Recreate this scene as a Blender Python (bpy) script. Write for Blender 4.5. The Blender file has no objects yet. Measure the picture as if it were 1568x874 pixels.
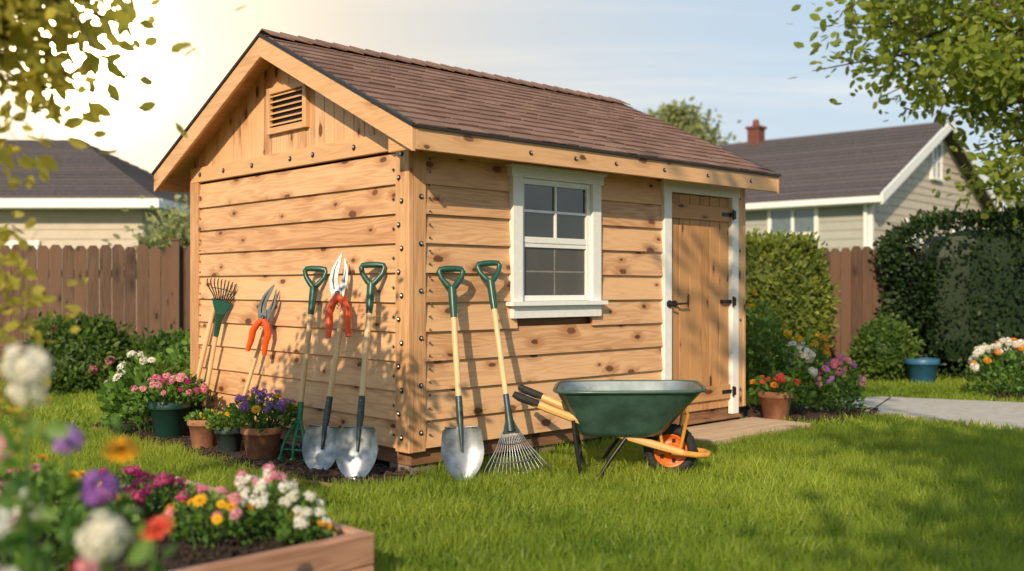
import bpy, math, random
import numpy as np
from mathutils import Vector, Matrix
rng=np.random.default_rng(7); random.seed(7)
scene=bpy.context.scene
COL=scene.collection
# ------------------------------------------------------------ mesh builder
class MB:
    def __init__(s):
        s.V=[];s.n=0;s.L=[];s.C=[];s.M=[];s.T=[];s.U=[];s.S=[];s.X=None
    def add(s,V,F,m=0,tone=.5,uv=None,smooth=False):
        V=np.asarray(V,dtype=float).reshape(-1,3);F=np.asarray(F,dtype=np.int64)
        if s.X is not None:
            A=np.array(s.X);V=V@A[:3,:3].T+A[:3,3]
        nf,k=F.shape
        s.V.append(V);s.L.append((F+s.n).ravel());s.C.append(np.full(nf,k))
        s.M.append(np.broadcast_to(np.asarray(m),(nf,)));s.T.append(np.broadcast_to(np.asarray(tone,dtype=float),(nf,)))
        s.U.append(np.zeros((nf*k,2)) if uv is None else np.asarray(uv,dtype=float).reshape(-1,2))
        s.S.append(np.full(nf,smooth));s.n+=len(V)
    def hexa(s,V,axis=0,m=0,tone=None):
        V=np.asarray(V,dtype=float)
        F=[[0,3,2,1],[4,5,6,7],[0,1,5,4],[1,2,6,5],[2,3,7,6],[3,0,4,7]]
        ou,ov=random.random()*50,random.random()*50
        o=[a for a in range(3) if a!=axis];uv=[]
        for i,f in enumerate(F):
            P=V[f];e=P.max(0)-P.min(0)
            if e[axis]<1e-6 or (e[axis]<.3*max(e[o[0]],e[o[1]]) and e[axis]<.04): 
                for p in P: uv.append((ou+p[o[0]]*.15,ov+p[o[1]]))
            else:
                b=o[0] if e[o[0]]>e[o[1]] else o[1]
                for p in P: uv.append((ou+p[axis],ov+p[b]))
        s.add(V,F,m,random.random() if tone is None else tone,uv)
    def box(s,c,sz,m=0,tone=None,axis=None,M=None):
        x,y,z=[a/2 for a in sz]
        V=np.array([[-x,-y,-z],[x,-y,-z],[x,y,-z],[-x,y,-z],[-x,-y,z],[x,-y,z],[x,y,z],[-x,y,z]])
        if axis is None: axis=int(np.argmax(sz))
        old=s.X
        T=Matrix.Translation(c)
        if M is not None: T=M@T
        s.X=T if old is None else old@T
        s.hexa(V,axis,m,tone); s.X=old
    def bb(s,a,b,m=0,tone=None,axis=None):
        s.box([(a[i]+b[i])/2 for i in range(3)],[abs(b[i]-a[i]) for i in range(3)],m,tone,axis)
def tube(mb,pts,rad,n=8,m=0,tone=.5,smooth=True,ref=None,flat=1.0,closed=False):
    P=np.array([tuple(p) for p in pts],dtype=float);K=len(P)
    rad=np.broadcast_to(np.asarray(rad,dtype=float),(K,))
    T=np.zeros_like(P)
    if closed: T=np.roll(P,-1,0)-np.roll(P,1,0)
    else:
        T[1:-1]=P[2:]-P[:-2];T[0]=P[1]-P[0];T[-1]=P[-1]-P[-2]
    T/=np.linalg.norm(T,axis=1)[:,None]+1e-12
    if ref is None:
        ref=np.array([0,0,1.]) if abs(T[:,2]).mean()<.8 else np.array([1.,0.03,0])
    A=np.cross(T,ref);A/=np.linalg.norm(A,axis=1)[:,None]+1e-9
    B=np.cross(T,A)
    th=np.arange(n)/n*2*np.pi
    V=P[:,None]+rad[:,None,None]*(A[:,None]*np.cos(th)[None,:,None]*flat+B[:,None]*np.sin(th)[None,:,None])
    L=np.concatenate([[0],np.cumsum(np.linalg.norm(P[1:]-P[:-1],axis=1))])
    ou,ov=random.random()*50,random.random()*50
    F=[];uv=[]
    R=K if closed else K-1
    for i in range(R):
        i2=(i+1)%K
        for j in range(n):
            j2=(j+1)%n
            F.append([i*n+j,i*n+j2,i2*n+j2,i2*n+j])
            l2=L[i2] if i2>i else L[i]+.05
            a,b=j*.02,(j+1)*.02
            uv+= [(ou+L[i],ov+a),(ou+L[i],ov+b),(ou+l2,ov+b),(ou+l2,ov+a)]
    mb.add(V.reshape(-1,3),F,m,tone,uv,smooth)
    if not closed:
        mb.add(V[0],[list(range(n))],m,tone);mb.add(V[-1],[list(range(n))[::-1]],m,tone)
def lathe(mb,prof,n=24,m=0,c=(0,0,0),tone=.5,sx=1,sy=1):
    th=np.arange(n)/n*2*np.pi
    V=np.array([[r*np.cos(t)*sx+c[0],r*np.sin(t)*sy+c[1],z+c[2]] for r,z in prof for t in th])
    F=[[i*n+j,i*n+(j+1)%n,(i+1)*n+(j+1)%n,(i+1)*n+j] for i in range(len(prof)-1) for j in range(n)]
    mb.add(V,F,m,tone,None,True)
def disc(mb,c,r,h,ax,m=0,n=10,dome=True,tone=.5):
    c=Vector(c);ax=Vector(ax)
    tube(mb,[c,c+ax*h*.6,c+ax*h],[r,r,r*.55 if dome else r],n,m,tone,smooth=False)
def finish(mb,name,mats,parent=None,M=None,bevel=0):
    me=bpy.data.meshes.new(name)
    V=np.concatenate(mb.V);L=np.concatenate(mb.L);C=np.concatenate(mb.C)
    me.vertices.add(len(V));me.vertices.foreach_set('co',V.astype(np.float32).ravel())
    me.loops.add(len(L));me.loops.foreach_set('vertex_index',L.astype(np.int32))
    me.polygons.add(len(C));st=np.concatenate([[0],np.cumsum(C)[:-1]])
    me.polygons.foreach_set('loop_start',st.astype(np.int32))
    me.polygons.foreach_set('material_index',np.concatenate(mb.M).astype(np.int32))
    me.update(calc_edges=True)
    me.polygons.foreach_set('use_smooth',np.concatenate(mb.S))
    uvl=me.uv_layers.new(name='UVMap');uvl.data.foreach_set('uv',np.concatenate(mb.U).astype(np.float32).ravel())
    at=me.attributes.new('tone','FLOAT','FACE');at.data.foreach_set('value',np.concatenate(mb.T).astype(np.float32))
    for x in mats: me.materials.append(x)
    me.update()
    o=bpy.data.objects.new(name,me);COL.objects.link(o)
    if M is not None:o.matrix_world=M
    if parent is not None:
        o.parent=parent
    if bevel:
        b=o.modifiers.new('bevel','BEVEL');b.width=bevel;b.segments=1;b.limit_method='ANGLE'
    return o
def empty(name,M=None):
    o=bpy.data.objects.new(name,None);COL.objects.link(o);o.empty_display_size=.2
    if M is not None:o.matrix_world=M
    return o
def basis(up,roll):
    z=up/np.linalg.norm(up,axis=1)[:,None]
    ref=np.where(abs(z[:,2:3])<.9,np.array([[0,0,1.]]),np.array([[1.,0,0]]))
    x=np.cross(ref,z);x/=np.linalg.norm(x,axis=1)[:,None]
    y=np.cross(z,x);c,s=np.cos(roll)[:,None],np.sin(roll)[:,None]
    return x*c+y*s,-x*s+y*c,z
def scatter(mb,TV,TF,P,up,roll,S,m=0,tone=.5,smooth=False):
    TV=np.asarray(TV,float);TF=np.asarray(TF);P=np.asarray(P,float);N=len(P);k=len(TV)
    if N==0:return
    x,y,z=basis(np.asarray(up,float),np.asarray(roll,float))
    S=np.asarray(S,float)
    if S.ndim==1:S=np.stack([S,S,S],1)
    V=P[:,None]+x[:,None]*(TV[None,:,0:1]*S[:,None,0:1])+y[:,None]*(TV[None,:,1:2]*S[:,None,1:2])+z[:,None]*(TV[None,:,2:3]*S[:,None,2:3])
    F=(TF[None]+(np.arange(N)*k)[:,None,None]).reshape(-1,TF.shape[1])
    tone=np.repeat(np.broadcast_to(np.asarray(tone,float),(N,)),len(TF))
    mb.add(V.reshape(-1,3),F,m,tone,None,smooth)
# ------------------------------------------------------------ materials
def newmat(name):
    m=bpy.data.materials.new(name);m.use_nodes=True;nt=m.node_tree;nt.nodes.clear()
    o=nt.nodes.new('ShaderNodeOutputMaterial');p=nt.nodes.new('ShaderNodeBsdfPrincipled')
    nt.links.new(p.outputs[0],o.inputs[0]);return m,nt,p,o
class G:
    def __init__(s,nt):s.nt=nt
    def n(s,t,**k):
        x=s.nt.nodes.new(t)
        for a,b in k.items():setattr(x,a,b)
        return x
    def put(s,sock,v):
        if isinstance(v,bpy.types.NodeSocket):s.nt.links.new(v,sock)
        else:
            if isinstance(v,(tuple,list)) and len(v)==3 and sock.type=='RGBA':v=(*v,1)
            sock.default_value=v
    def m(s,op,a,b=0,c=0):
        x=s.n('ShaderNodeMath',operation=op);s.put(x.inputs[0],a);s.put(x.inputs[1],b)
        if len(x.inputs)>2:s.put(x.inputs[2],c)
        return x.outputs[0]
    def xyz(s,a,b,c=0):
        x=s.n('ShaderNodeCombineXYZ');s.put(x.inputs[0],a);s.put(x.inputs[1],b);s.put(x.inputs[2],c);return x.outputs[0]
    def mix(s,f,a,b,bt='MIX'):
        x=s.n('ShaderNodeMix',data_type='RGBA',blend_type=bt);s.put(x.inputs[0],f);s.put(x.inputs[6],a);s.put(x.inputs[7],b);return x.outputs[2]
    def noise(s,vec,scale,detail=4,rough=.55,dist=0):
        x=s.n('ShaderNodeTexNoise');
        if vec is not None:s.put(x.inputs['Vector'],vec)
        x.inputs['Scale'].default_value=scale;x.inputs['Detail'].default_value=detail;x.inputs['Roughness'].default_value=rough;x.inputs['Distortion'].default_value=dist
        return x.outputs[0]
    def ss(s,v,a,b):
        x=s.n('ShaderNodeMapRange',interpolation_type='SMOOTHSTEP');s.put(x.inputs[0],v);s.put(x.inputs[1],a);s.put(x.inputs[2],b);return x.outputs[0]
    def tone(s):
        return s.n('ShaderNodeAttribute',attribute_name='tone').outputs['Fac']
    def obj(s):return s.n('ShaderNodeTexCoord').outputs['Object']
    def bump(s,p,h,st=.3,d=.01):
        x=s.n('ShaderNodeBump');x.inputs['Strength'].default_value=st;x.inputs['Distance'].default_value=d
        s.put(x.inputs['Height'],h);s.nt.links.new(x.outputs[0],p.inputs['Normal'])
def wood(name,light,dark,knotc=(.05,.018,.008),knots=1.0,rough=.6,ku=2.9,kv=6.5):
    m,nt,p,o=newmat(name);g=G(nt)
    uv=g.n('ShaderNodeUVMap').outputs[0]
    sp=g.n('ShaderNodeSeparateXYZ');g.put(sp.inputs[0],uv);u,v=sp.outputs[0],sp.outputs[1]
    vo=g.n('ShaderNodeTexVoronoi',voronoi_dimensions='2D',feature='F1');g.put(vo.inputs['Vector'],g.xyz(g.m('MULTIPLY',u,ku),g.m('MULTIPLY',v,kv)));vo.inputs['Scale'].default_value=1
    wob=g.noise(g.xyz(g.m('MULTIPLY',u,24),g.m('MULTIPLY',v,30)),1,3)
    d=g.m('ADD',vo.outputs['Distance'],g.m('MULTIPLY',g.m('SUBTRACT',wob,.5),.10))
    cs=g.n('ShaderNodeSeparateColor');g.put(cs.inputs[0],vo.outputs['Color'])
    act=g.m('GREATER_THAN',cs.outputs[0],1-.72*knots if knots>0 else 2)
    rad=g.m('MULTIPLY_ADD',g.m('POWER',cs.outputs[1],1.4),.105,.06)
    kn=g.m('MULTIPLY',act,g.m('SUBTRACT',1,g.ss(d,g.m('MULTIPLY',rad,.62),rad)))
    halo=g.m('MULTIPLY',act,g.m('SUBTRACT',1,g.ss(d,g.m('MULTIPLY',rad,.6),g.m('MULTIPLY',rad,3.2))))
    vv=g.m('MULTIPLY_ADD',halo,.03,v)
    big=g.noise(g.xyz(g.m('MULTIPLY',u,.7),g.m('MULTIPLY',vv,9)),1,3,.5,.3)
    rings=g.m('SINE',g.m('MULTIPLY',big,60));rings=g.m('MULTIPLY_ADD',rings,.5,.5)
    fine=g.noise(g.xyz(g.m('MULTIPLY',u,4),g.m('MULTIPLY',vv,190)),1,4,.72)
    patch=g.noise(g.xyz(g.m('MULTIPLY',u,1.3),g.m('MULTIPLY',v,5)),1,4)
    f=g.m('ADD',g.m('MULTIPLY',rings,.30),g.m('MULTIPLY_ADD',fine,.7,-.18));f=g.m('ADD',f,g.m('MULTIPLY_ADD',patch,.8,-.42))
    f=g.m('ADD',f,g.m('MULTIPLY_ADD',g.tone(),.6,-.28));f=g.m('ADD',f,g.m('MULTIPLY',halo,.5))
    c=g.mix(g.ss(f,.0,1.05),light,dark)
    c=g.mix(g.m('MULTIPLY',kn,.93),c,g.mix(cs.outputs[2],knotc,tuple(x*2.0 for x in knotc)))
    g.put(p.inputs['Base Color'],c);g.put(p.inputs['Roughness'],g.m('MULTIPLY_ADD',fine,.25,rough-.12))
    p.inputs['Specular IOR Level'].default_value=.3
    g.bump(p,g.m('SUBTRACT',g.m('ADD',fine,g.m('MULTIPLY',rings,.3)),g.m('MULTIPLY',kn,.6)),.35,.004)
    return m
def plain(name,c,rough=.5,metal=0,var=.15,ns=8,bump=.0,c2=None,spec=.5,det=5):
    m,nt,p,o=newmat(name);g=G(nt)
    nz=g.noise(g.obj(),ns,det,.65)
    c2=c2 or tuple(x*(1-var*2.2) for x in c)
    f=g.m('ADD',g.ss(nz,.3,.7),g.m('MULTIPLY_ADD',g.tone(),.6,-.3))
    x=g.n('ShaderNodeClamp');g.put(x.inputs[0],f)
    g.put(p.inputs['Base Color'],g.mix(x.outputs[0],c,c2))
    g.put(p.inputs['Roughness'],g.m('MULTIPLY_ADD',nz,.25,rough-.12))
    p.inputs['Metallic'].default_value=metal;p.inputs['Specular IOR Level'].default_value=spec
    if bump:g.bump(p,nz,bump,.01)
    return m
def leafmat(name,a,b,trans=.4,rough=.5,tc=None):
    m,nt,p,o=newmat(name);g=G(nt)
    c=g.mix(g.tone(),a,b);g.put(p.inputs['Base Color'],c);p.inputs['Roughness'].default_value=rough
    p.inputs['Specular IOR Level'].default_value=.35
    t=g.n('ShaderNodeBsdfTranslucent')
    g.put(t.inputs[0],g.mix(.5,c,tc) if tc else c)
    mx=g.n('ShaderNodeMixShader');mx.inputs[0].default_value=trans
    nt.links.new(p.outputs[0],mx.inputs[1]);nt.links.new(t.outputs[0],mx.inputs[2]);nt.links.new(mx.outputs[0],o.inputs[0])
    return m
cedar=wood('cedar_siding',(.73,.435,.225),(.43,.205,.090),(.085,.032,.014),1.0,.46,2.7,5.4)
trimw=wood('cedar_trim',(.70,.405,.20),(.44,.21,.090),(.10,.04,.018),.4,.46)
doorw=wood('door_wood',(.52,.27,.11),(.28,.12,.042),(.055,.02,.009),.6,.5,2.2,7)
rimw=wood('rim_wood',(.30,.16,.08),(.15,.07,.033),(.03,.012,.006),.4,.7)
handlew=wood('ash_handle',(.72,.51,.28),(.52,.32,.15),(.2,.1,.04),0,.4)
bedw=wood('bed_timber',(.50,.28,.185),(.28,.135,.083),(.08,.03,.015),.4,.6)
fencew=wood('fence_wood',(.145,.083,.052),(.06,.036,.025),(.03,.015,.01),.35,.8)  # base colour darkened to stand in for shade on the fence
deckw=wood('step_wood',(.54,.39,.26),(.34,.23,.145),(.1,.05,.03),.3,.7)
white=plain('white_paint',(.82,.81,.77),.45,0,.04,30)
black=plain('black_iron',(.018,.018,.018),.4,.3,.1,40)
steel=plain('galvanised_bolt',(.62,.62,.62),.25,1,.15,60)
blade=plain('blade_steel',(.36,.39,.42),.40,.85,.25,9,.05)
tgreen=plain('green_grip',(.012,.085,.060),.35,0,.1,20)
forkg=plain('green_enamel',(.015,.20,.10),.35,0,.1,20)
dkgreen=plain('dark_ferrule',(.055,.085,.08),.4,.4,.2,20)
blueg=plain('blue_ferrule',(.03,.07,.13),.4,.2,.2,20)
redg=plain('orange_red_grip',(.82,.095,.014),.32,0,.06,20)
trayg=plain('tray_green',(.060,.125,.105),.28,.15,.25,5,.03)
trayin=plain('tray_inside',(.30,.35,.36),.4,.6,.25,6,.05)
orange=plain('orange_rim',(.78,.15,.015),.4,0,.1,20)
frameo=plain('frame_orange',(.72,.33,.06),.4,0,.1,20)
rubber=plain('rubber',(.016,.016,.017),.75,0,.1,40,.2)
terra=plain('terracotta',(.40,.17,.09),.8,0,.2,12,.2)
potg=plain('green_pot',(.012,.05,.04),.4,0,.1,12)
potb=plain('dark_pot',(.03,.045,.045),.5,0,.1,12)
potbl=plain('blue_pot',(.03,.13,.24),.45,0,.1,12)
soil=plain('soil',(.045,.026,.016),.95,0,.2,40,1.0,(.012,.007,.005))
mulchm=plain('mulch_chips',(.085,.045,.026),.9,0,.2,30,.4,(.02,.011,.007))
concrete=plain('concrete',(.48,.44,.39),.85,0,.08,14,.2,(.36,.33,.30))
block=plain('foundation_block',(.25,.20,.16),.9,0,.2,20,.4)
brick=plain('chimney_brick',(.20,.07,.05),.9,0,.2,10,.3)
hwall=plain('house_siding_grey',(.37,.37,.32),.7,0,.05,3)
hwall2=plain('house_siding_beige',(.52,.45,.36),.7,0,.05,3)
hroof=plain('house_roof',(.105,.083,.080),.9,0,.2,14,.5,(.06,.048,.047))
bark=plain('bark',(.12,.085,.06),.9,0,.3,25,.8,(.05,.035,.025))
shing=plain('roof_shingle',(.29,.175,.132),.9,0,.25,200,.5,(.145,.080,.060),.25)
ridgem=plain('drip_edge_metal',(.025,.022,.02),.6,0,.1,30)
def glassm(name,c,r=.04):
    m,nt,p,o=newmat(name);g=G(nt)
    nz=g.noise(g.obj(),5,2);g.put(p.inputs['Base Color'],g.mix(nz,c,tuple(x*.5 for x in c)))
    p.inputs['Roughness'].default_value=r;p.inputs['Specular IOR Level'].default_value=1.0
    g.bump(p,g.noise(g.obj(),2.5,1),.06,.05);return m
glass=glassm('window_glass',(.022,.030,.018));screenm=glassm('window_screen',(.085,.075,.06),.5)
leafA=leafmat('plant_leaf',(.050,.135,.022),(.17,.30,.045),.35)
stemM=leafmat('plant_stem',(.05,.12,.025),(.09,.17,.04),.1)
FM=[leafA,stemM]
for nm,a,b in [('white',(.85,.83,.77),(.74,.70,.56)),('yellow',(.85,.52,.015),(.80,.34,.01)),('pink',(.76,.18,.30),(.84,.38,.45)),('purple',(.28,.09,.44),(.42,.20,.60)),
               ('magenta',(.52,.02,.18),(.68,.08,.28)),('red',(.65,.035,.025),(.78,.10,.06)),('orange',(.85,.22,.015),(.80,.33,.02)),('center',(.35,.18,.02),(.15,.07,.01))]:
    FM.append(leafmat('petal_'+nm,a,b,.3,.6))
WH,YE,PI,PU,MA,RE,OR,CE=range(2,10)
# ------------------------------------------------------------ templates
LEAF2=np.array([[0,0,0],[.28,0,.35],[.22,.05,.75],[0,.12,1.0],[-.22,.05,.75],[-.28,0,.35]])
LEAFF=[[0,1,2,3],[0,3,4,5]]
def scat_leaves(mb,P,out,size,m=0,tone=.5,spread=.8,r=rng):
    N=len(P);up=np.asarray(out)+r.normal(0,spread,(N,3));up[np.linalg.norm(up,axis=1)<1e-3]=[0,0,1]
    scatter(mb,LEAF2,LEAFF,P,up,r.uniform(0,6.28,N),size,m,tone)
def head_template(kind):
    out=[]
    if kind=='zinnia':
        V=[];F=[]
        for l,(n,el,sc) in enumerate([(11,.15,1.),(10,.5,.82),(8,.95,.6)]):
            for i in range(n):
                a=2*math.pi*(i+.37*l)/n
                pts=[(.08,-.06,0),(.6,-.2,.05),(1.02,-.1,-.04),(1.02,.1,-.04),(.6,.2,.05),(.08,.06,0)]
                b=len(V)
                for x,y,z in pts:
                    x*=sc;y*=sc;z*=sc
                    x2=x*math.cos(el)-z*math.sin(el);z2=x*math.sin(el)+z*math.cos(el)
                    V.append((x2*math.cos(a)-y*math.sin(a),x2*math.sin(a)+y*math.cos(a),z2+.03*l))
                F+=[[b,b+1,b+4,b+5],[b+1,b+2,b+3,b+4]]
        out.append((np.array(V),np.array(F),'p'))
        V=[];F=[];n=8
        for k,(r_,z) in enumerate([(.26,.12),(.2,.26),(.04,.32)]):
            for j in range(n):V.append((r_*math.cos(j*6.283/n),r_*math.sin(j*6.283/n),z))
        for k in range(2):
            for j in range(n):F.append([k*n+j,k*n+(j+1)%n,(k+1)*n+(j+1)%n,(k+1)*n+j])
        out.append((np.array(V),np.array(F),'c'))
    else:
        rr=random.Random(3);V=[];F=[]
        nf=20 if kind=='cluster' else 34
        for i in range(nf):
            t=(i+.5)/nf;ph=i*2.39996;ct=1-t*(1.05 if kind=='cluster' else 1.7);st=math.sqrt(max(0,1-ct*ct))
            d=Vector((st*math.cos(ph),st*math.sin(ph),ct));c=d*.78+Vector((rr.gauss(0,.07),rr.gauss(0,.07),rr.gauss(0,.08)))
            q=d.to_track_quat('Z','Y')
            for k in range(5):
                a=k*1.2566+rr.random()*.3;b=len(V)
                for (x,y,z) in [(0.02,0,0),(.2,-.12,.05),(.38,0,.04),(.2,.12,.05)]:
                    v=Vector((x*math.cos(a)-y*math.sin(a),x*math.sin(a)+y*math.cos(a),z));V.append(tuple(c+q@v))
                F.append([b,b+1,b+2,b+3])
        out.append((np.array(V),np.array(F),'p'))
    return out
HT={k:head_template(k) for k in('zinnia','cluster','ball')}
def heads(mb,P,up,size,slot,kind,r=rng):
    N=len(P);roll=r.uniform(0,6.28,N);tn=r.uniform(0,1,N)
    for V,F,w in HT[kind]:
        scatter(mb,V,F,P,up,roll,size,slot if w=='p' else CE,tn)
def plant(mb,c,r_,h,groups,nl=250,ls=.05,seed=1,stems=True,z0=.1):
    """groups: list of (n,slot,kind,size)"""
    r=np.random.default_rng(seed);c=np.array(c,float)
    a=r.uniform(0,6.28,nl);q=r_*np.sqrt(r.uniform(0,1,nl));z=h*(z0+(1-z0)*r.uniform(0,1,nl)**.7)*(1-.45*(q/r_)**2)*.92
    P=c+np.stack([q*np.cos(a),q*np.sin(a),z],1);out=np.stack([np.cos(a)*q/r_,np.sin(a)*q/r_,np.full(nl,.6)],1)
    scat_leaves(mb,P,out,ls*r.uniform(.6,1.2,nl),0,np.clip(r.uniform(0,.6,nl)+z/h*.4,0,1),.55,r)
    for n,slot,kind,size in groups:
        a=r.uniform(0,6.28,n);q=r_*np.sqrt(r.uniform(0,1,n));z=h*(1-.42*(q/r_)**2)*r.uniform(.86,1.08,n)
        P=c+np.stack([q*np.cos(a),q*np.sin(a),z],1);up=np.stack([np.cos(a)*q/r_*.7,np.sin(a)*q/r_*.7-.25,np.full(n,.8)],1)+r.normal(0,.15,(n,3))
        heads(mb,P,up,size*r.uniform(.7,1.15,n),slot,kind,r)
        if stems:
            for p in P:
                b=c+np.array([(p[0]-c[0])*.35,(p[1]-c[1])*.35,0]);mid=(b+p)/2+r.normal(0,.01,3)
                tube(mb,[b,mid,p],[.004,.003,.0025],4,1)
def explicit_plant(mb,base,lst,nl,ls,seed=2):
    """lst: (x,y,z,size,slot,kind)"""
    r=np.random.default_rng(seed);base=np.array(base,float)
    for x,y,z,s,slot,kind in lst:
        p=np.array([x,y,z]);b=np.array([x*.7+base[0]*.3,y*.7+base[1]*.3,base[2]]);mid=(b+p)/2+r.normal(0,.02,3)
        tube(mb,[b,mid,p],[.005,.004,.003],5,1)
        heads(mb,p[None],np.array([[r.normal(0,.2)+.1,-.5,.8]]),np.array([s]),slot,kind,r)
        n=nl;t=r.uniform(.15,.93,n)[:,None];Q=b+(p-b)*t+r.normal(0,.035,(n,3))
        scat_leaves(mb,Q,r.normal(0,.6,(n,3))+[0,0,.5],ls*r.uniform(.6,1.3,n),0,r.uniform(0,1,n),.4,r)
# ------------------------------------------------------------ trees
def tree(name,base,trunk_h,cc,cr,ncl,nlp,ls,lm,seed,tr=.12,sig=.28,shell=.45,limbs=14,extra=None,lean=None):
    r=np.random.default_rng(seed);mb=MB();base=np.array(base,float);cc=np.array(cc,float);cr=np.array(cr,float)
    top=cc+np.array([0,0,cr[2]*.5]);fork=base+(cc-base)*np.array([.5,.5,0])+np.array([0,0,trunk_h])
    tube(mb,[base,base+(fork-base)*.5+r.normal(0,tr*.5,3)*[1,1,0],fork,(fork+top)/2+r.normal(0,tr,3),top],[tr*1.3,tr,tr*.8,tr*.45,tr*.12],9,0)
    d=r.normal(0,1,(ncl,3));d/=np.linalg.norm(d,axis=1)[:,None];rad=(shell+(1-shell)*r.uniform(0,1,ncl))[:,None]
    C=cc+d*cr*rad*(1+r.normal(0,.1,(ncl,1)))
    if extra is not None:C=np.concatenate([C,np.array(extra,float)])
    ncl=len(C)
    axis_pts=[fork,(fork+top)/2,top]
    idx=list(r.choice(ncl,min(limbs,ncl),replace=False))
    if extra is not None: idx+=list(range(ncl-len(extra),ncl))
    for i in idx:
        s=axis_pts[r.integers(0,2)];e=C[i];mid=s+(e-s)*.5+np.array([0,0,.12*np.linalg.norm(e-s)])
        tube(mb,[s,mid,e],[tr*.4,tr*.22,tr*.06],6,0)
        for k in range(3):
            j=mid+(e-mid)*r.uniform(.2,.9);e2=e+r.normal(0,sig*1.1,3);tube(mb,[j,(j+e2)/2+[0,0,.03],e2],[tr*.12,tr*.07,tr*.03],4,0)
    n=(nlp*r.uniform(.5,1.4,ncl)).astype(int);ci=np.repeat(np.arange(ncl),n);N=len(ci)
    sg=sig*r.uniform(.6,1.3,ncl)
    off=r.normal(0,1,(N,3))*[1,1,.6]*sg[ci][:,None];P=C[ci]+off
    ct=r.uniform(0,.5,ncl)
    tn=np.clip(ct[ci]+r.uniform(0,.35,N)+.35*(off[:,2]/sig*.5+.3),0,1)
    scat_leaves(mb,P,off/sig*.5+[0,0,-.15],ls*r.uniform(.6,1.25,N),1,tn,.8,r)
    return finish(mb,name,[bark,lm])
def bushmass(name,lo,hi,n,ls,lm,seed,core=True,lumps=.12,flower=None,round_=False):
    r=np.random.default_rng(seed);mb=MB();lo=np.array(lo,float);hi=np.array(hi,float);c=(lo+hi)/2;h=(hi-lo)/2
    d=r.normal(0,1,(n,3));d/=np.linalg.norm(d,axis=1)[:,None]
    e=2.0 if round_ else 6.0
    k=(abs(d)**e).sum(1)**(-1/e);q=d*k[:,None]
    lump=1+lumps*(np.sin(q[:,0]*h[0]*5+seed)*np.sin(q[:,2]*h[2]*6+1)+.6*np.sin(q[:,1]*h[1]*9+q[:,0]*h[0]*11))-lumps*.6*r.uniform(0,1,n)**2
    P=c+q*h*lump[:,None];P=P+r.normal(0,ls*.7,(n,3));keep=P[:,2]>lo[2]+.01;P=P[keep];q=q[keep];N=len(P)
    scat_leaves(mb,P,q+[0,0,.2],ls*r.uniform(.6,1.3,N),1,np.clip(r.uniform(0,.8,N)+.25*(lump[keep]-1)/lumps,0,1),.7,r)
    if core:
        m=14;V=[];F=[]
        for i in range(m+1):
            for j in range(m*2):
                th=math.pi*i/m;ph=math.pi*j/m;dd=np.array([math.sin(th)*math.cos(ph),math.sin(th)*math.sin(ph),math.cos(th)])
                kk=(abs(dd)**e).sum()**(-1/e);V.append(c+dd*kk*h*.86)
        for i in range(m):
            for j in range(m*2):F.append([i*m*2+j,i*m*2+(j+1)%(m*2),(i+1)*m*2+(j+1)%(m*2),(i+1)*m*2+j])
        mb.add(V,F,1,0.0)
    mats=[bark,lm]
    if flower:
        mats=[bark,lm]+FM[2:]
        nf,slots,size=flower
        for sidx in slots:
            ii=r.choice(N,nf,replace=False);heads(mb,P[ii]+q[ii]*.03,q[ii]+[0,-.2,.3],size*r.uniform(.7,1.2,nf),sidx,'cluster',r)
    return finish(mb,name,mats)
# ------------------------------------------------------------ frames
CX,CY=-.637,6.30
ANG=math.radians(43.4)
SM=Matrix.Translation((CX,CY,0))@Matrix.Rotation(ANG,4,'Z')
def S2W(x,y,z=0):return SM@Vector((x,y,z))
L_,W_=3.60,2.90
EZ,RZ,OV=2.15,2.99,.30
SL=(RZ-EZ)/(W_/2+OV)
def roofz(y):return EZ+SL*((y+OV) if y<W_/2 else (W_+OV-y))
# ------------------------------------------------------------ SHED
shed=empty('garden_shed',SM)
def child(mb,name,mats,bevel=0):
    o=finish(mb,name,mats,bevel=bevel);o.parent=shed;return o
Z0,ROW,NR=.168,.1862,10
def siding(mb,M,x0,x1,cuts,nrow=NR,z0=Z0,row=ROW,to=.03,joint=True,m=0):
    """wall frame: X along, -Y outward"""
    old=mb.X;mb.X=M
    for i in range(nrow):
        za=z0+i*row;zb=za+row
        segs=[(x0,x1)]
        for (a,b,c,d) in cuts:
            if zb>c and za<d:
                ns=[]
                for s,e in segs:
                    if s<a:ns.append((s,min(e,a)))
                    if e>b:ns.append((max(s,b),e))
                segs=ns
        for s,e in segs:
            if e-s<.02:continue
            parts=[(s,e)]
            if joint and e-s>2.9:
                q=s+(e-s)*random.choice([.35,.5,.62]);parts=[(s,q-.001),(q+.001,e)]
            for a,b in parts:
                zz=za-.012 if i else za
                w1=random.uniform(-.0015,.0015)
                V=[[a,-to,zz+w1],[b,-to,zz-w1],[b,0.0,zz-w1],[a,0.0,zz+w1],[a,-to*.30,zb],[b,-to*.30,zb],[b,0.0,zb],[a,0.0,zb]]
                mb.hexa(V,0,m)
    mb.X=old
Mfront=Matrix.Identity(4)
Mg=Matrix(((0,1,0,0),(-1,0,0,W_),(0,0,1,0),(0,0,0,1)))    # gable wall x=0, outward -X
Mb=Matrix.Translation((L_,W_,0))@Matrix.Rotation(math.pi,4,'Z')
Mr=Matrix(((0,-1,0,L_),(1,0,0,0),(0,0,1,0),(0,0,0,1)))
mb=MB()
WX0,WX1,WZ0,WZ1=.90,1.665,1.06,1.96
DX0,DX1,DZ1=2.56,3.45,1.97
siding(mb,Mfront,.1,L_-.08,[(WX0,WX1,WZ0,WZ1),(DX0,DX1,0,DZ1)],nrow=NR+1,to=.034)
siding(mb,Mg,.1,W_-.1,[],to=.034)
siding(mb,Mb,.1,L_-.1,[],nrow=NR+1)
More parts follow.
